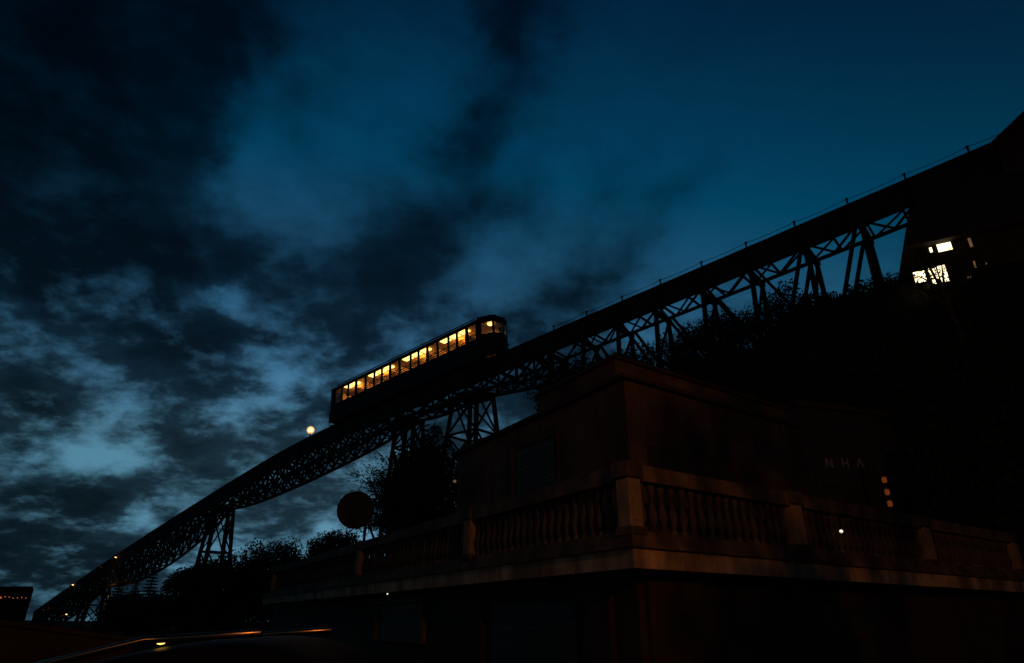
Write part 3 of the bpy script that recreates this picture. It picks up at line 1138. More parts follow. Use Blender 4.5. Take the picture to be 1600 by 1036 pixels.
# a second dark opening on the right side near the corner
d2 = up_run('balcony_door', 'R', 0.5, 1.35, 0.012, -0.05, Z_LT, 4.75, 'shutter', house)
up_run('door_frame', 'R', 0.42, 1.43, 0.05, -0.05, 4.752, 4.84, 'wallup', d2)

# dish on its mast, standing on a balustrade pier
tp = PL[1]
base = hp(tp, 0, Z_RT) + Vector((NLO.x, NLO.y, 0)) * -0.13
dep = (base - EYE).y * CP + (base - EYE).z * SP
dc = at(556, 797, dep)
dr_ = 27.5 / FPX * dep
dish = empty('satellite_dish', base, 'round dark dish on a short mast on a terrace pier', 'satellite dish')
look = (EYE - dc)
look = (look.normalized() + Vector((-0.12, 0, 0.10))).normalized()
rm = look.to_track_quat('Z', 'Y').to_matrix().to_4x4()
prof = [(0.001, -0.02)] + [(dr_ * k / 8, 0.16 * dr_ * (k / 8) ** 2) for k in range(1, 9)] + [(dr_ + 0.02, 0.16 * dr_), (dr_ + 0.02, 0.16 * dr_ - 0.03), (dr_ * 0.5, 0.0), (0.05, -0.06)]
bm_obj('reflector', lathe(prof, 40), 'dish', dish, Matrix.Translation(dc) @ rm, True)
bm = bmesh.new()
bk = dc - look * 0.08
tube_into(bm, [base + Vector((0, 0, -0.02)), Vector((base.x, base.y, bk.z - 0.1)), bk], 0.05, 8)
bm_obj('mast', bm, 'dish', dish)
bm = bmesh.new()
lowp = dc + (rm @ Vector((0, -dr_, 0.1 * dr_)).to_4d()).xyz
tube_into(bm, [lowp, dc + look * dr_ * 0.75 + Vector((0, 0, -0.12))], 0.02, 6)
bm_obj('feed_arm', bm, 'dish', dish)

# ------------------------------------------------------------------ lamps of the place


def lamp_globe(name, p, rad, m, label, cat, stem=None, stem_m='metal', group=None):
    e = empty(name, stem if stem is not None else p, label, cat, group)
    bm = bmesh.new()
    bmesh.ops.create_icosphere(bm, subdivisions=2, radius=rad)
    for v in bm.verts:
        v.co.z *= 0.92
    bm_obj('bulb', bm, m, e, Matrix.Translation(p), True)
    if stem is not None:
        bm = bmesh.new()
        tube_into(bm, [stem, Vector(p) + (Vector(stem) - Vector(p)).normalized() * rad * 0.7], 0.05 if (Vector(stem) - Vector(p)).length > 1 else rad * 0.35, 6)
        bm_obj('stem', bm, stem_m, e)
    return e


def point(name, p, watt, col, rad=0.08):
    d = bpy.data.lights.new(name, 'POINT')
    d.energy = watt
    d.color = col
    d.shadow_soft_size = rad
    o = bpy.data.objects.new(name, d)
    o.location = p
    COL.objects.link(o)
    return o


# track lamp on the far side of the line, below the car
ul = solve(lambda t: tv(t, GW + 0.1, 0.9), 483, -70, -40)
p = tv(ul, GW + 0.1, 0)
r = ray(483, 672)
p.z = 1.6 + r.z * (p.y / r.y)
tl = lamp_globe('track_lamp', p, 0.20, 'sodium', 'bright yellow lamp on a post just below the railcar', 'lamp', tv(ul, GW + 0.1, -0.4))
bm = bmesh.new()
bmesh.ops.create_icosphere(bm, subdivisions=3, radius=0.36)
bm_obj('halo_shell', bm, 'halo', tl, Matrix.Translation(p), True)  # shell carries the painted glow round the bulb
# the street lamp behind the viewer that lights the house
SL = Vector((6.4, -3.2, 6.6))
slp = empty('street_lamp', (7.8, -4.0, street_z(7.8)), 'street lamp with an orange sodium lantern behind the viewer, on the right', 'street lamp')
bm = bmesh.new()
tube_into(bm, [(7.8, -4.0, 0.1), (7.8, -4.0, 6.6), (7.5, -3.85, 7.0), (6.7, -3.4, 6.95)], [0.08, 0.05, 0.045, 0.04], 8)
bm_obj('post', bm, 'metal', slp)
box('lantern_hood', (-0.45, -0.16, 0.10), (0.3, 0.16, 0.24), 'metal', slp, Matrix.Translation(SL) @ Matrix.Rotation(0.55, 4, 'Z'), 0.04)
pl = point('street_lamp_light', SL - Vector((0, 0, 0.10)), 1250.0, (1.0, 0.30, 0.045), 0.09)
bm = bmesh.new()
bmesh.ops.create_icosphere(bm, subdivisions=2, radius=0.07)
bm_obj('bulb', bm, 'sodium', slp, Matrix.Translation(SL + Vector((0, 0, 0.05))))
# unseen second lamp, added on the left for the glint on the parked car
GLINT_P = Vector((-9.2, -4.0, 5.4))
glint_lamp = empty('street_lamp', (-9.6, -5.6, street_z(-9.6)), 'unseen orange lamp added behind the viewer on the left, for the car glint', 'street lamp')
bm = bmesh.new()
tube_into(bm, [(-9.6, -5.6, -1.7), (-9.6, -5.6, 5.3), (-9.55, -5.35, 5.75), (-9.3, -4.4, 5.72)], [0.08, 0.05, 0.045, 0.04], 8)
bm_obj('post', bm, 'metal', glint_lamp)
box('lantern_hood', (-0.16, -0.45, 0.10), (0.16, 0.3, 0.24), 'metal', glint_lamp, Matrix.Translation(GLINT_P), 0.04)
bm = bmesh.new()
bmesh.ops.create_icosphere(bm, subdivisions=2, radius=0.07)
bm_obj('bulb', bm, 'sodium', glint_lamp, Matrix.Translation(GLINT_P + Vector((0, 0, 0.05))))
point('street_lamp_light', GLINT_P - Vector((0, 0, 0.10)), 150.0, (1.0, 0.36, 0.06), 0.09)


def facade_t(px, along, z):
    return solve((lambda t: hp(0, t, z)) if along == 'R' else (lambda t: hp(t, 0, z)), px, 0.3, 40)


p = hp(0, facade_t(1306, 'R', 3.2), 0)
r = ray(1306, 831)
p.z = 1.6 + r.z * (p.y / r.y)
p = p + Vector((NRO.x, NRO.y, 0)) * 0.12
lamp_globe('balustrade_lamp', p, 0.036, 'white', 'small white bulb glowing in front of the balustrade', 'lamp', p + Vector((-NRO.x, -NRO.y, 0)) * 0.11 + Vector((0, 0, -0.22)))
p = hp(facade_t(604, 'L', 2.2), 0, 0)
r = ray(604, 928)
p.z = 1.6 + r.z * (p.y / r.y)
p = p + Vector((NLO.x, NLO.y, 0)) * -0.02
lamp_globe('fascia_lamp', p, 0.022, 'white', 'tiny white bulb at the foot of the terrace fascia', 'lamp', p + Vector((0, 0, 0.10)))
p = up(UL + 0.15, 0, 0)
r = ray(703, 752)
p.z = 1.6 + r.z * (p.y / r.y)
lamp_globe('wall_lamp', p, 0.05, 'windim', 'faint lamp at the far end of the upper wall', 'lamp', p + Vector((0.14, -0.05, 0.02)))

# ------------------------------------------------------------------ neighbour with the lettered wall
nb = at(1268, 760, 20.5)
nb2 = at(1420, 760, 21.8)
d = (nb2 - nb).xy.normalized()
nn = Vector((d.y, -d.x))
neigh = empty('shop_building', (nb.x, nb.y, 0), 'black fronted building with faint pale letters, beyond the terrace', 'building')
ln = (nb2 - nb).xy.length
NM = Matrix(((d.x, -nn.x, 0, nb.x), (d.y, -nn.y, 0, nb.y), (0, 0, 1, 0), (0, 0, 0, 1)))
box('wall', (0, 0, 0), (ln, 5, 8.2), 'shutter', neigh, NM)
box('cornice', (-0.1, -0.12, 8.202), (ln + 0.1, 5.1, 8.4), 'darkwall', neigh, NM)
sb = box('sign_board', (0.2, -0.06, 5.55), (2.4, -0.004, 6.45), 'shutter', neigh, NM)


def wall_uv(px, py):
    r_ = ray(px, py)
    t_ = ((nb - EYE).xy.dot(nn)) / (r_.xy.dot(nn))
    q_ = EYE + r_ * t_
    return (q_.xy - nb.xy).dot(d), q_.z


for ch, px in (('N', 1293), ('H', 1318), ('A', 1341)):
    cu = bpy.data.curves.new('letter', 'FONT')
    cu.body = ch
    cu.size = 0.44
    cu.extrude = 0.012
    cu.align_x = 'CENTER'
    cu.align_y = 'CENTER'
    cu.materials.append(M['letter'])
    tmp = bpy.data.objects.new('letter_outline', cu)
    me = bpy.data.meshes.new_from_object(tmp)
    bpy.data.objects.remove(tmp)
    o = bpy.data.objects.new('letter', me)
    uu, zz = wall_uv(px, 725)
    link(o, NM @ Matrix.Translation((uu, -0.075, zz)) @ Matrix.Rotation(math.pi / 2, 4, 'X'), sb)
for k, py in enumerate((745, 764, 783)):
    uu, zz = wall_uv(1353 + 3 * k, py)
    bar('bracket', NM @ Vector((uu - 0.08, -0.05, zz - 0.03)), NM @ Vector((uu + 0.08, -0.06, zz + 0.03)), 0.02, 'chrome', neigh, 0.03)
# slim lit post
pb = at(1374, 730, 19.6)
pst = empty('lamp_column', (pb.x, pb.y, 0), 'slim post carrying three small amber lamps one above another', 'lamp post')
bm = bmesh.new()
tube_into(bm, [(pb.x, pb.y, 0), (pb.x, pb.y, at(1370, 700, 19.6).z)], [0.07, 0.05], 8)
bm_obj('post', bm, 'darkwall', pst)
for px, py in ((1375, 751), (1378, 770), (1381, 788)):
    r_ = ray(px, py)
    z_ = 1.6 + r_.z * (pb.y / r_.y)
    c_ = Vector((pb.x, pb.y - 0.1, z_))
    b_ = box('amber_lamp', (-0.065, -0.05, -0.085), (0.065, 0.05, 0.085), 'amber', pst, Matrix.Translation(c_), 0.03)
    box('lamp_hood', (-0.08, -0.07, 0.088), (0.08, 0.05, 0.11), 'metal', b_, Matrix.Translation(c_))

# ------------------------------------------------------------------ hillside house with lit windows, under the upper end of the viaduct


def facing(origin, ang):
    c, s = math.cos(ang), math.sin(ang)
    return Matrix(((c, -s, 0, origin.x), (s, c, 0, origin.y), (0, 0, 1, 0), (0, 0, 0, 1)))


HD = 26.0
hb = at(1450, 440, HD)
hang = math.radians(-28)
HM = facing(Vector((hb.x, hb.y, 0)), hang)
hh = empty('hillside_house', (hb.x, hb.y, 10), 'dark hipped-roof house on the hill with brightly lit windows', 'house')
hz0, hz1 = at(1424, 470, HD).z - 4.5, at(1424, 375, HD).z
bm = bmesh.new()
WL, WDp = 9.0, 4.5
RH = 3.7
box('wall', (0, 0, hz0), (WL, WDp, hz1), 'darkwall', hh, HM)
bm = bmesh.new()
e_ = [(-0.5, -0.45), (WL + 0.3, -0.45), (WL + 0.3, WDp + 0.3), (-0.5, WDp + 0.3)]
lo_ = [bm.verts.new((x, y, hz1 + 0.004)) for x, y in e_]
md_ = [bm.verts.new((x, y, hz1 + 0.14)) for x, y in e_]
r0, r1 = bm.verts.new((0.9, WDp * .4, hz1 + RH)), bm.verts.new((WL - 0.9, WDp * .4, hz1 + RH))
bm.faces.new(lo_[::-1])
for i in range(4):
    bm.faces.new((lo_[i], lo_[(i + 1) % 4], md_[(i + 1) % 4], md_[i]))
bm.faces.new((md_[0], md_[1], r1, r0))
bm.faces.new((md_[1], md_[2], r1))
bm.faces.new((md_[2], md_[3], r0, r1))
bm.faces.new((md_[3], md_[0], r0))
bm_obj('roof', bm, 'roof', hh, HM)


def hwall(px, py):
    nrm = HM.to_3x3() @ Vector((0, -1, 0))
    r_ = ray(px, py)
    t_ = ((Vector((hb.x, hb.y, 1.6)) - EYE).dot(Vector((nrm.x, nrm.y, 0)))) / (r_.x * nrm.x + r_.y * nrm.y)
    q_ = HM.inverted() @ (EYE + r_ * t_)
    return q_.x, q_.z


for px0, px1, py0, py1, m in ((1462, 1488, 375, 394, 'winlit'), (1451, 1458, 387, 396, 'winlit'), (1427, 1448, 424, 443, 'winlit'), (1451, 1482, 416, 444, 'winlit'),
                              (1512, 1520, 372, 388, 'windim'), (1511, 1520, 432, 442, 'windim'), (1520, 1526, 408, 420, 'windim'), (1538, 1543, 408, 416, 'windim')):
    xa, zb = hwall(px0, (py0 + py1) / 2)
    xb, _ = hwall(px1, (py0 + py1) / 2)
    _, z1 = hwall((px0 + px1) / 2, py0)
    _, z0 = hwall((px0 + px1) / 2, py1)
    w = box('window', (xa, -0.02, z0), (xb, 0.03, z1), m, hh, HM)
    n = 2 if xb - xa > 0.55 else 1
    for k in range(n + 1):
        xx = xa + (xb - xa) * k / n
        box('mullion', (xx - 0.025, -0.06, z0), (xx + 0.025, -0.022, z1), 'shutter', w, HM)
    box('sill', (xa - 0.06, -0.10, z0 - 0.07), (xb + 0.06, -0.022, z0 - 0.002), 'darkwall', w, HM)

# station at the head of the line: dark gable above the rails
sp_ = at(1640, 330, 26.5)
SMt = facing(Vector((sp_.x, sp_.y, 0)), math.radians(-40))
stn = empty('upper_station', (sp_.x, sp_.y, 14), 'dark station building with a sloping roof at the head of the line', 'building')
q0 = at(1552, 190, 27.2)
q1 = at(1602, 156, 27.2)
inv = SMt.inverted()
l0, l1 = inv @ q0, inv @ q1
slope = (l1.z - l0.z) / max(0.2, (l1.x - l0.x))
x0, x1 = l0.x - 0.6, l0.x + 7.0
zz0 = l0.z - slope * 0.6
ridge = l0.x + 3.6
zr = l0.z + slope * 3.6
bm = bmesh.new()
pr_ = [(x0 + 0.5, 12.5), (x1 - 0.3, 12.5), (x1 - 0.3, zz0 + 0.3), (ridge, zr - 0.15), (x0 + 0.5, zz0 + 0.25)]
a_ = [bm.verts.new((x, -0.3, z)) for x, z in pr_]
b_ = [bm.verts.new((x, 5, z)) for x, z in pr_]
for i in range(5):
    bm.faces.new((a_[i], a_[(i + 1) % 5], b_[(i + 1) % 5], b_[i]))
bm.faces.new(a_[::-1])
bm.faces.new(b_)
bm_obj('wall', bm, 'darkwall', stn, SMt)
for xa, za, xb, zb in ((x0, zz0, ridge, zr), (x1 + 0.3, zz0, ridge, zr)):
    vs = [(xa, -0.7, za), (xb, -0.7, zb), (xb, 5.4, zb), (xa, 5.4, za)]
    vs += [(x, y, z - 0.14) for x, y, z in vs]
    mesh_obj('roof', vs, [(3, 2, 1, 0), (4, 5, 6, 7), (0, 1, 5, 4), (1, 2, 6, 5), (2, 3, 7, 6), (3, 0, 4, 7)], 'roof', stn, SMt)
for k in range(3):
    w = box('window', (x0 + 1.3 + k * 1.6, -0.34, 16.0), (x0 + 2.2 + k * 1.6, -0.29, 17.4), 'autoglass', stn, SMt)
    box('sill', (x0 + 1.2 + k * 1.6, -0.42, 15.9), (x0 + 2.3 + k * 1.6, -0.302, 15.998), 'darkwall', w, SMt)

# ------------------------------------------------------------------ far left: low building with a string of lamps, walkway lamps, garden wall
p0, p1 = at(-60, 940, 55), at(46, 940, 55)
LM = facing(Vector((p0.x, p0.y, 0)), math.atan2(p1.y - p0.y, p1.x - p0.x))
lw_ = (p1 - p0).xy.length
lb = empty('far_building', (p0.x, p0.y, 0), 'low dark flat-roofed building at the left edge with a string of lamps', 'building')
zt = at(20, 916, 55).z
rb = ray(60, 940).xy.normalized() * 8
bp_ = [p0.xy, p1.xy, p1.xy + rb, p0.xy + rb]
prism('wall', bp_, -2, zt - 0.25, 'darkwall', lb)
prism('parapet', [bp_[0] + Vector((0, -0.15)), bp_[1] + Vector((0.05, -0.15)), bp_[2], bp_[3]], zt - 0.248, zt, 'darkwall', lb)
zl = at(20, 934.5, 55).z
for k in range(16):
    xx = lw_ - 0.25 - k * 0.36
    bm = bmesh.new()
    bmesh.ops.create_icosphere(bm, subdivisions=1, radius=0.045 + 0.035 * (k in (6, 9)))
    bm_obj('string_lamp', bm, 'red', lb, LM @ Matrix.Translation((xx, -0.22, zl + 0.05 * math.sin(k * 1.7) + k * 0.012)))
walk = [(116, 909), (183, 866), (160, 881), (106, 955), (78, 945), (100, 957), (70, 948), (110, 914)]
for px, py in walk:
    u_, z_ = track_hit(px, py + 5)
    p = Vector((TA.x + TH.x * u_ - TN.x * 0.16, TA.y + TH.y * u_ - TN.y * 0.16, z_))
    rr = {(116, 909): 0.10, (183, 866): 0.095, (106, 955): 0.095}.get((px, py), 0.06)
    lo = box('walkway_lamp', (-rr * 1.6, -0.05, -rr * 0.45), (rr * 1.6, 0.05, rr * 0.45), 'amber_glow' if rr > 0.09 else 'amber', via,
             Matrix.Translation(p) @ Matrix.Rotation(math.atan2(TH.y, TH.x), 4, 'Z') @ Matrix.Rotation(0.1, 4, 'Y'), 0.01)
# little street lamp lighting one leg of the lowest tower
p = at(164, 934, 74.5)
lamp_globe('tower_lamp', p + Vector((0.9, -0.9, 0.2)), 0.05, 'windim', 'small orange lamp beside the lowest viaduct tower', 'lamp', Vector((p.x + 0.9, p.y - 0.9, ground_z(p.x, p.y))))
point('tower_lamp_light', p + Vector((0.75, -1.0, 0.35)), 70.0, (1.0, 0.45, 0.12), 0.05)

ga, gb = at(-40, 972, 8.6), at(210, 1004, 10.5)
gw = empty('garden_wall', (ga.x, ga.y, -1), 'low rendered garden wall lit dull orange at the lower left', 'wall')
dd = (gb - ga).xy.normalized()
nw = Vector((dd.y, -dd.x))
vs = []
for p in (ga, gb):
    for o in (0, -0.25):
        for z in (-1.6, p.z):
            vs.append((p.x + nw.x * o, p.y + nw.y * o, z))
mesh_obj('wall', vs, [(0, 4, 5, 1), (2, 3, 7, 6), (1, 5, 7, 3), (0, 1, 3, 2), (4, 6, 7, 5)], 'darkwall', gw)
vs = []
for p in (ga, gb):
    for o in (0.05, -0.30):
        for z in (0.004, 0.07):
            vs.append((p.x + nw.x * o, p.y + nw.y * o, p.z + z))
mesh_obj('coping', vs, [(0, 4, 5, 1), (2, 3, 7, 6), (1, 5, 7, 3), (0, 1, 3, 2), (4, 6, 7, 5), (0, 2, 6, 4)], 'darkwall', gw)

# ------------------------------------------------------------------ parked car in the foreground (only its roof rises into view)
cc = at(270, 1000, 4.35)
CMt = Matrix.Translation((cc.x - 0.45, cc.y + 0.45, street_z(cc.x - 0.45) + 0.012)) @ Matrix.Rotation(math.radians(-5), 4, 'Z') @ Matrix.Rotation(-math.atan(0.19), 4, 'Y') @ Matrix.Scale(1.17, 4)
auto = empty('parked_car', CMt, 'black parked car with an orange glint along its roof edge, lower left', 'car')
SCL = 1.0
# station profile: x, half width low, sill z, waist z, half width at roof, roof z
st = [(-2.10, .62, .35, .62, .55, .70), (-1.95, .80, .28, .70, .70, .82), (-1.20, .86, .22, .86, .74, .95), (-0.95, .87, .22, .90, .72, 1.00), (-0.30, .88, .22, .92, .60, 1.49),
      (0.25, .88, .22, .93, .60, 1.575), (0.90, .88, .22, .94, .60, 1.56), (1.55, .87, .22, .95, .57, 1.46), (1.95, .84, .25, .95, .60, 1.02), (2.08, .76, .34, .80, .58, .86)]
rows = []
bm = bmesh.new()
for x, hw, zs, zw, hr, zr_ in st:
    half = [(0, zs), (hw * .8, zs), (hw, zs + .12), (hw * 1.01, (zs + zw) / 2), (hw * .97, zw), (hr * 1.02, zr_ - .07), (hr * .93, zr_ - .015), (hr * .6, zr_ + .012), (0, zr_ + .02)]
    ringv = [(y, z) for y, z in half] + [(-y, z) for y, z in half[-2:0:-1]]
    rows.append([bm.verts.new((x, y, z)) for y, z in ringv])
nr = len(rows[0])
for a, b in zip(rows, rows[1:]):
    for k in range(nr):
        bm.faces.new((a[k], a[(k + 1) % nr], b[(k + 1) % nr], b[k]))
bm.faces.new(rows[0])
bm.faces.new(rows[-1][::-1])
body = bm_obj('body', bm, 'autopaint', auto, CMt, True)
md = body.modifiers.new('smooth', 'SUBSURF')
md.levels = md.render_levels = 2
for s in (-1, 1):
    for x0, x1, za, zb, y0, y1 in ((-0.50, 0.28, .97, 1.40, .855, .625), (0.34, 1.15, .97, 1.42, .86, .625)):
        vs = [(x0 - (0.25 if x0 < 0 else 0), s * y0, za), (x1, s * y0, za), (x1 - (0.0 if x0 < 0 else 0.05), s * y1, zb), (x0 + 0.10, s * y1, zb - 0.03)]
        vs += [(x, y - s * 0.03, z) for x, y, z in vs]
        mesh_obj('side_window', vs, [(0, 1, 2, 3), (7, 6, 5, 4), (0, 4, 5, 1), (1, 5, 6, 2), (2, 6, 7, 3), (3, 7, 4, 0)], 'autoglass', auto, CMt)
    bm = bmesh.new()
    tube_into(bm, [(-0.35, s * .56, 1.505), (0.1, s * .575, 1.59), (0.7, s * .575, 1.605), (1.35, s * .56, 1.52)], 0.02, 10)
    bm_obj('roof_rail', bm, 'trim', auto, CMt, True)
    for x in (-1.35, 1.35):
        tw = Matrix.Translation((x, s * 0.80, 0.31)) @ Matrix.Rotation(math.pi / 2, 4, 'X')
        w = bm_obj('wheel', lathe([(0.18, -.10), (0.29, -.10), (0.315, -.06), (0.315, .06), (0.29, .10), (0.18, .10)], 20), 'rubber', auto, CMt @ tw)
        bm_obj('rim', lathe([(0.02, -.105), (0.19, -.085), (0.19, .085), (0.02, .105)], 12), 'chrome', w, CMt @ tw)
    box('headlight', (-2.06, s * .52 - .14, .60), (-1.90, s * .52 + .14, .72), 'autoglass', auto, CMt, 0.02)
    box('tail_light', (1.98, s * .62 - .10, .78), (2.09, s * .62 + .10, .98), 'autoglass', auto, CMt, 0.02)
    box('door_mirror', (-0.75, s * .98 - .09, .96), (-0.62, s * .98 + .09, 1.10), 'autopaint', auto, CMt, 0.03)

# glowing bead that paints the street-lamp glint on the car's roof rail
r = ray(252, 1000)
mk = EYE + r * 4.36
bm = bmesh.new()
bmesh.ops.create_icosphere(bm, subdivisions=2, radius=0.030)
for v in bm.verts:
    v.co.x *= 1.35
bm_obj('roof_glint', bm, 'amber_glow', auto, Matrix.Translation(mk), True)

# ------------------------------------------------------------------ trees


def crown_mesh(clumps, n_leaf, size, spread, rng, narrow=0.55):
    vs, fs = [], []
    for c, axis, stretch in clumps:
        for _ in range(n_leaf):
            g = Vector((rng.gauss(0, 1), rng.gauss(0, 1), rng.gauss(0, 0.8)))
            if g.length > 1.7:
                g *= 1.7 / g.length * rng.uniform(0.6, 1)
            g = g * spread
            if axis is not None:
                g = g * 0.45 + axis * max(-1.6, min(1.6, rng.gauss(0, 1))) * spread * stretch
            p = c + g
            a = Vector((rng.gauss(0, 1), rng.gauss(0, 1), rng.gauss(0, 1))).normalized()
            if axis is not None:
                a = (a * 0.6 + axis).normalized()
            b = a.cross(Vector((rng.gauss(0, 1), rng.gauss(0, 1), rng.gauss(0, 1)))).normalized()
            s = size * rng.uniform(0.6, 1.35)
            i = len(vs)
            vs += [p - a * s, p + b * s * narrow, p + a * s, p - b * s * narrow]
            fs.append((i, i + 1, i + 2, i + 3))
    return vs, fs


def broad_tree(name, label, base, cen, rad, seed, n_clump=46, n_leaf=60, size=0.12, m='leaf2', feather=False, group=None, cat='tree', spread=0.2):
    rng = random.Random(seed)
    t = empty(name, base, label, cat, group)
    clumps = []
    for _ in range(n_clump):
        while True:
            d_ = Vector((rng.uniform(-1, 1), rng.uniform(-1, 1), rng.uniform(-1, 1)))
            if 0.2 < d_.length < 1:
                break
        d_ = d_.normalized() * (d_.length ** 0.45) * rng.uniform(0.78, 1.06)
        c = Vector((cen.x + d_.x * rad[0], cen.y + d_.y * rad[1], cen.z + d_.z * rad[2]))
        axis = None
        if feather:
            axis = (Vector((d_.x, d_.y, d_.z * 0.4 - 0.05)) + Vector((rng.gauss(0, .3), rng.gauss(0, .3), rng.gauss(0, .2)))).normalized()
        clumps.append((c, axis, 1.5))
    clumps.append((cen, None, 1))
    sp = max(rad) * spread
    size *= 0.62
    n_leaf = int(n_leaf * 2.1)
    vs, fs = crown_mesh(clumps, n_leaf, size, sp, rng, 0.3 if feather else 0.55)
    mesh_obj('crown', vs, fs, m, t)
    bm = bmesh.new()
    b = Vector(base)
    b.z -= 0.3
    hgt = cen.z - b.z
    mid = b.lerp(cen, 0.55) + Vector((rng.uniform(-.05, .05) * hgt, 0, 0))
    tr = max(0.07, 0.035 * hgt)
    tube_into(bm, [b, b.lerp(mid, 0.5), mid, cen], [tr, tr * .85, tr * .65, tr * .3], 7)
    for c, _, _ in clumps[:16]:
        s0 = mid.lerp(cen, rng.uniform(0, 0.8))
        tube_into(bm, [s0, s0.lerp(c, 0.5) + Vector((0, 0, rng.uniform(-.1, .2))), c], [tr * .4, tr * .25, tr * .08], 5)
    bm_obj('trunk', bm, 'bark', t)
    return t


def px_tree(name, label, px, py_top, py_bot, halfpx, depth, seed, base_drop=None, **kw):
    """tree whose crown spans py_top..py_bot at its own distance"""
    a, b = at(px, py_top, depth), at(px, py_bot, depth)
    cen = (a + b) / 2
    rz = (a.z - b.z) / 2
    rx = halfpx / FPX * depth
    cen.y = (a.y + b.y) / 2
    gz = ground_z(cen.x, cen.y)
    if gz > b.z - 0.2:
        gz = b.z - 0.6
    return broad_tree(name, label, (cen.x, cen.y, gz), cen, (rx, max(rx * .8, 0.5), rz), seed, **kw)


def conifer(label, px, py_top, depth, halfpx, seed, group=None):
    rng = random.Random(seed)
    top = at(px, py_top, depth)
    gz = ground_z(top.x, top.y)
    h = top.z - gz
    t = empty('conifer_tree', (top.x, top.y, gz), label, 'tree', group)
    bm = bmesh.new()
    tube_into(bm, [(top.x, top.y, gz - .3), (top.x, top.y, gz + h * .5), (top.x, top.y, top.z)], [h * .025, h * .015, .02], 6)
    bm_obj('trunk', bm, 'bark', t)
    vs, fs = [], []
    rmax = max(halfpx / FPX * depth, 0.14 * h)
    z = 0.15
    while z < 0.99:
        r_ = rmax * (1 - z) ** 0.8 * rng.uniform(0.75, 1.15) + 0.08
        nb_ = 10
        for k in range(nb_):
            an = rng.uniform(0, 6.28)
            dr0 = Vector((math.cos(an), math.sin(an), -0.28 + 0.3 * z))
            for j in range(34):
                s = rng.uniform(0.15, 1.0)
                p = Vector((top.x, top.y, gz + z * h)) + dr0 * r_ * s
                a = (dr0 + Vector((rng.gauss(0, .5), rng.gauss(0, .5), rng.gauss(0, .25)))).normalized()
                b = a.cross(Vector((rng.gauss(0, 1), rng.gauss(0, 1), rng.gauss(0, 1)))).normalized()
                sz = 0.10 * r_ + 0.13
                i = len(vs)
                vs += [p - a * sz, p + b * sz * .35, p + a * sz, p - b * sz * .35]
                fs.append((i, i + 1, i + 2, i + 3))
        z += 0.042
    mesh_obj('crown', vs, fs, 'needle', t)


px_tree('broadleaf_tree', 'dark rounded tree against the sky, left of two behind the terrace end', 405, 843, 985, 30, 58, 1, n_clump=60, n_leaf=90, size=.2)
px_tree('broadleaf_tree', 'lower dark rounded tree, right of two behind the terrace end', 446, 852, 985, 30, 58, 2, n_clump=60, n_leaf=90, size=.2)
px_tree('broadleaf_tree', 'broad dark tree standing round the foot of the third viaduct tower', 345, 866, 985, 62, 57, 3, n_clump=80, n_leaf=130, size=.22)
px_tree('broadleaf_tree', 'dark scrubby tree between the conifers and the third viaduct tower', 288, 892, 985, 40, 60, 4, n_clump=46, n_leaf=130, size=.2)
px_tree('broadleaf_tree', 'low dark scrub tree just right of the lowest viaduct tower', 205, 930, 985, 50, 62, 5, n_clump=46, n_leaf=130, size=.2)
conifer('tall pointed conifer, tallest of those right of the lowest tower', 243, 882, 66, 22, 6, 'conifers by the lowest tower')
conifer('narrow conifer closest to the lowest viaduct tower', 192, 893, 68, 15, 7, 'conifers by the lowest tower')
conifer('short conifer between two taller ones', 216, 904, 69, 16, 8, 'conifers by the lowest tower')
conifer('slim conifer nearest the scrubby tree', 266, 897, 70, 17, 9, 'conifers by the lowest tower')
px_tree('broadleaf_tree', 'small dark tree peeping out below the round dish', 522, 826, 900, 38, 36, 10, n_clump=60, n_leaf=80, size=.11)
px_tree('broadleaf_tree', 'feathery tree with drooping sprays beside the round dish', 630, 708, 860, 64, 33, 11, n_clump=120, n_leaf=70, size=.13, feather=True)
px_tree('broadleaf_tree', 'small round-topped tree left of the wide viaduct tower', 676, 664, 740, 26, 42, 12, n_clump=40, n_leaf=55, size=.13)
px_tree('broadleaf_tree', 'dark tree filling the gap beside the upper storey', 662, 686, 860, 58, 33, 13, n_clump=120, n_leaf=80, size=.13)
px_tree('broadleaf_tree', 'dark bushy tree rising behind the roof, under the viaduct', 905, 560, 690, 70, 33, 14, n_clump=90, n_leaf=60, size=.13)
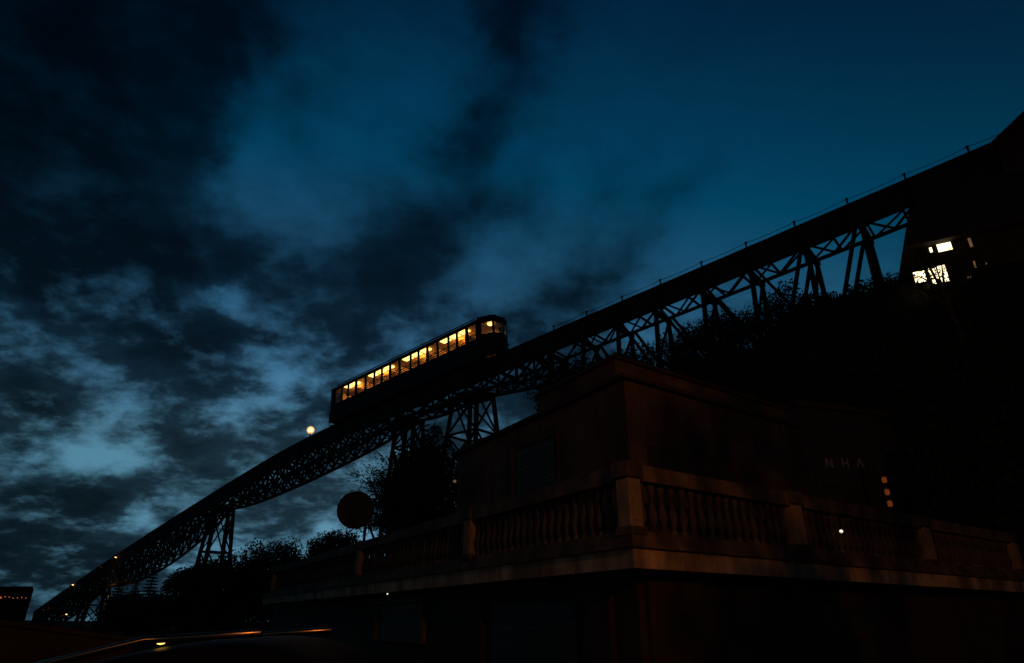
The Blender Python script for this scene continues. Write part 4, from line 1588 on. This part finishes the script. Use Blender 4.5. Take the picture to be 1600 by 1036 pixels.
px_tree('broadleaf_tree', 'dark tree touching the lower trestle bents behind the house', 985, 548, 690, 70, 33, 15, n_clump=80, n_leaf=60, size=.14)
hill = [(1045, 518, 52, 'bushy hillside tree below the fourth trestle bent'), (1088, 505, 34, 'small hillside tree in a dip of the tree line'),
        (1128, 476, 34, 'hillside tree with a rounded crown peeking under the girder'), (1180, 478, 46, 'wide hillside tree between two trestle bents'),
        (1236, 440, 38, 'tallest hillside tree, crown rising among the trestle legs'), (1292, 448, 44, 'dense hillside tree left of the lit house'),
        (1340, 436, 42, 'hillside tree around the last tall trestle bent'), (1392, 420, 34, 'hillside tree at the corner of the lit house')]
for k, (px, py, hw, lab) in enumerate(hill):
    dpt = KZ / (px + 603.0) * 0.935
    px_tree('hillside_tree', lab, px, py, py + 120, hw, dpt, 30 + k, n_clump=60, n_leaf=55, size=.12, group='trees along the hillside')
low = [(1030, 620, 90, 27), (1150, 575, 100, 26), (1270, 540, 100, 25), (1390, 520, 90, 24), (1500, 520, 90, 23), (1590, 560, 90, 21), (1530, 650, 100, 19.5), (1330, 640, 80, 24), (1590, 400, 60, 24), (1540, 470, 60, 24.5)]
names = ['low shrub just behind the upper storey roof', 'shrub on the dark slope above the roof', 'shrub on the dark slope under the trestle', 'shrub below the lit windows',
         'shrub right of the lit windows', 'shrub at the right edge on the slope', 'big shrub above the far terrace rail', 'shrub above the lettered wall', 'shrub against the station wall', 'shrub in front of the lit house corner']
for k, ((px, py, hw, dpt), lab) in enumerate(zip(low, names)):
    px_tree('slope_shrub', lab, px, py, py + 190, hw, dpt, 50 + k, n_clump=70, n_leaf=60, size=.15, group='shrubs on the dark slope', cat='shrub', spread=0.26)
px_tree('garden_tree', 'thin tree whose leaves half hide the lit windows', 1466, 392, 480, 52, 24.2, 73, n_clump=17, n_leaf=26, size=.09, cat='tree')
# street tree right of the viewer: dapples the lamp light on the right facade
broad_tree('street_tree', 'leafy street tree to the right of the viewer', (7.9, 0.9, 0.34), Vector((6.22, 0.5, 5.62)), (0.9, 0.8, 0.9), 80, n_clump=28, n_leaf=20, size=0.085, m='leaf', spread=0.17)
